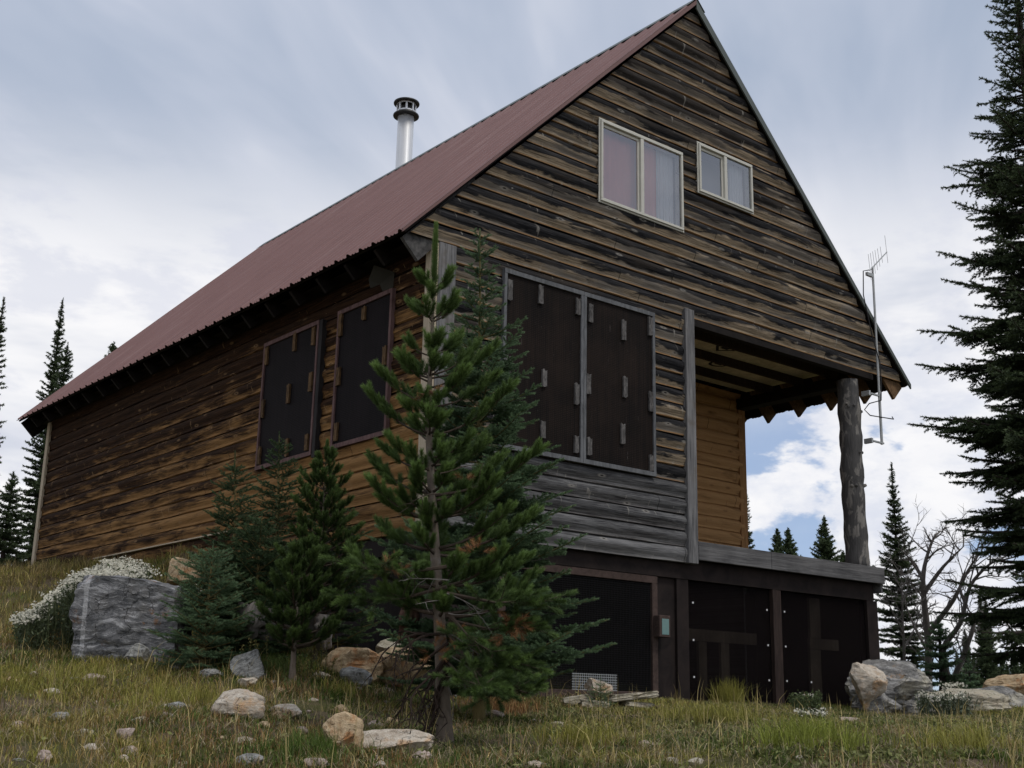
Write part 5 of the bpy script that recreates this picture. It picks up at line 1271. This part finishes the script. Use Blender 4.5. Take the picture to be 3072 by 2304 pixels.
def leaves(name, x, y, z, size, col, label, cat, parent=None, upb=.5, mat_=None, kind='stuff', off=None):
    n = len(x); P = np.stack([x, y, z], 1)
    nrm = unit(rng.normal(size=(n, 3))+np.array([0, 0, upb])); a = unit(np.cross(nrm, rng.normal(size=(n, 3)))); b = np.cross(nrm, a); s = size*rng.uniform(.6, 1.3, (n, 1))
    V = np.stack([P-a*s, P-b*s*.45, P+a*s, P+b*s*.45], 1).reshape(-1, 3)
    if off is not None: V = V-np.array(off)
    F = np.arange(n*4).reshape(-1, 4); o = fast_mesh(name, V, F, mat_ or M['blades'], parent, col=np.repeat(col, 4, axis=0))
    if parent is None: tag(o, label, cat, kind=kind)
    else: o['kind'] = 'stuff'
    return o
# broad-leaved ground cover, thick at the right
x, y, t, px = wedge(110000, 6.0, 17, 1.2); k = outside(x, y) & (rng.random(len(x)) < np.clip((px-500)/1700, .08, 1)*np.clip((fbm(x*1.1, y*1.1, 3)-.34)*4, 0.05, 1)); x, y = x[k], y[k]
z = np.concatenate([hgt(x[q:q+20000], y[q:q+20000]) for q in range(0, len(x), 20000)])+rng.uniform(.0, .06, len(x))
g = fbm(x*1.5, y*1.5, 2)[:, None]
leaves('ground_cover', x, y, z, .019, (np.array((0.075, 0.105, 0.032))*(1-g)+np.array((0.24, 0.235, 0.085))*g)*rng.uniform(.3, 1.7, (len(x), 1)), 'low small-leaved plants covering the ground in front of the basement', 'ground cover')
# tiny white flowers
def flower_disc(P, r, n=6):
    c = len(P); a = np.linspace(0, 2*np.pi, n, endpoint=False); nr = unit(rng.normal(size=(c, 3))*.55+np.array([0, 0, 1.0])-cF*.5)
    u = unit(np.cross(nr, rng.normal(size=(c, 3)))); v = np.cross(nr, u); R = r*rng.uniform(.6, 1.25, (c, 1, 1))
    V = P[:, None]+(u[:, None]*np.cos(a)[None, :, None]+v[:, None]*np.sin(a)[None, :, None])*R*rng.uniform(.75, 1.15, (c, n, 1))
    return V.reshape(-1, 3), np.arange(c*n).reshape(-1, n)
def flower_bush(label, name, px0, px1, py_top_f, t, nclump, hgt_m, seed, fl=.8, leafc=(0.07, 0.09, 0.045), flc=(0.62, 0.60, 0.50), grp=None, depth=.8, r=.011):
    g = np.random.default_rng(seed); pxm = (px0+px1)/2; B = base_at(pxm, t); root = empty(name, tuple(B)); tag(root, label, 'flowering plant', grp)
    st = MB(); FP = []; LP = []
    for i in range(nclump):
        px = g.uniform(px0, px1); tt = t+g.uniform(-.5, .5)*depth; d = ray(px, 1900); x, y = d[0]*tt, d[1]*tt; gz = h1(x, y)
        ztop = tz(px, py_top_f((px-px0)/(px1-px0))+g.uniform(0, 26), np.array([x, y, 0])); ztop = max(gz+.10, min(ztop, gz+hgt_m))*1.0
        lx, ly = x+g.normal()*.04, y+g.normal()*.04
        a = np.array([x, y, gz]); b = np.array([lx, ly, ztop]); st.tube([a, (a+b)/2+np.array([g.normal()*.01, g.normal()*.01, 0]), b], .003, 4)
        if g.random() < fl:
            cs = g.uniform(.5, 1.3)
            for k in range(int(9+12*cs)): FP.append(b+g.normal(size=3)*np.array([.028, .028, .013])*cs)
        for k in range(26): u = g.random(); LP.append(a*(1-u)+b*u+g.normal(size=3)*.022)
    st.build('stems', foliage_stem, root, off=B)
    FP = np.array(FP); LP = np.array(LP)
    leaves('leaves', LP[:, 0], LP[:, 1], LP[:, 2], .020, np.array(leafc)*rng.uniform(.5, 1.5, (len(LP), 1)), None, None, parent=root, upb=.2, off=B)
    if len(FP):
        V, F = flower_disc(FP, r); c = np.repeat(np.array(flc)*rng.uniform(.72, 1.15, (len(FP), 1)), 6, axis=0)
        o = fast_mesh('flower_heads', V-B, F, M['blades'], root, col=c); o['kind'] = 'stuff'
    return root
foliage_stem = mat('green_stem', lambda t: bsdf(t, (0.06, 0.075, 0.03), 0.8))
flower_bush('white-flowered bush crowding the left side of the big grey boulder', 'flowering_bush', 60, 420, lambda u: float(np.interp(u, [0, .15, .45, .75, .85, 1], [1850, 1812, 1720, 1655, 1665, 1690])), 12.2, 420, .75, 5, depth=1.6)
flower_bush('silvery flowering plant at the foot of the huge corner boulder', 'flowering_bush', 2740, 2900, lambda u: 2075, 14.2, 90, .4, 6, fl=.25, leafc=(0.10, 0.12, 0.08), r=.010, depth=.8)
flower_bush('cream flower head plant on the ledge right of the corner boulder', 'flowering_bush', 2830, 2875, lambda u: 2050, 16.0, 26, .5, 7, fl=.9, r=.014, depth=.3)
flower_bush('few white flowers under the dark young firs', 'flowering_bush', 570, 760, lambda u: 1655, 12.9, 40, .5, 8, fl=.55, depth=.4)
flower_bush('leafy weed with white tufts at the deck screen post', 'flowering_bush', 2370, 2450, lambda u: 2075, 13.2, 40, .35, 9, fl=.1, leafc=(0.09, 0.12, 0.05), depth=.4)
flower_bush('small white-flowered weed in the grass before the deck', 'flowering_bush', 2395, 2465, lambda u: 2155, 11.2, 22, .2, 14, fl=.5, depth=.3)
# yellow-green seed stalks by the rotten log
def seedstalk(label, px, t, n, seed):
    g = np.random.default_rng(seed); B = base_at(px, t); root = empty('seed_plant', tuple(B)); tag(root, label, 'plant', 'upright seed plants by the rotten log'); st = MB(); LP = []
    for i in range(n):
        a = np.array([B[0]+g.normal()*.06, B[1]+g.normal()*.06, B[2]]); h = g.uniform(.18, .36); b = a+np.array([g.normal()*.02, g.normal()*.02, h]); st.tube([a, b], .003, 4)
        for u in np.linspace(.35, 1, 12): LP += [a*(1-u)+b*u+g.normal(size=3)*.009 for _ in range(3)]
    st.build('stems', foliage_stem, root, off=B); LP = np.array(LP)
    leaves('seed_heads', LP[:, 0], LP[:, 1], LP[:, 2], .012, np.array((0.20, 0.17, 0.055))*rng.uniform(.6, 1.4, (len(LP), 1)), None, None, parent=root, off=B)
seedstalk('upright yellowish seed plants left of the small pine stem', 750, 10.4, 8, 1); seedstalk('upright yellowish seed plants right of the small pine stem', 945, 10.4, 9, 2)
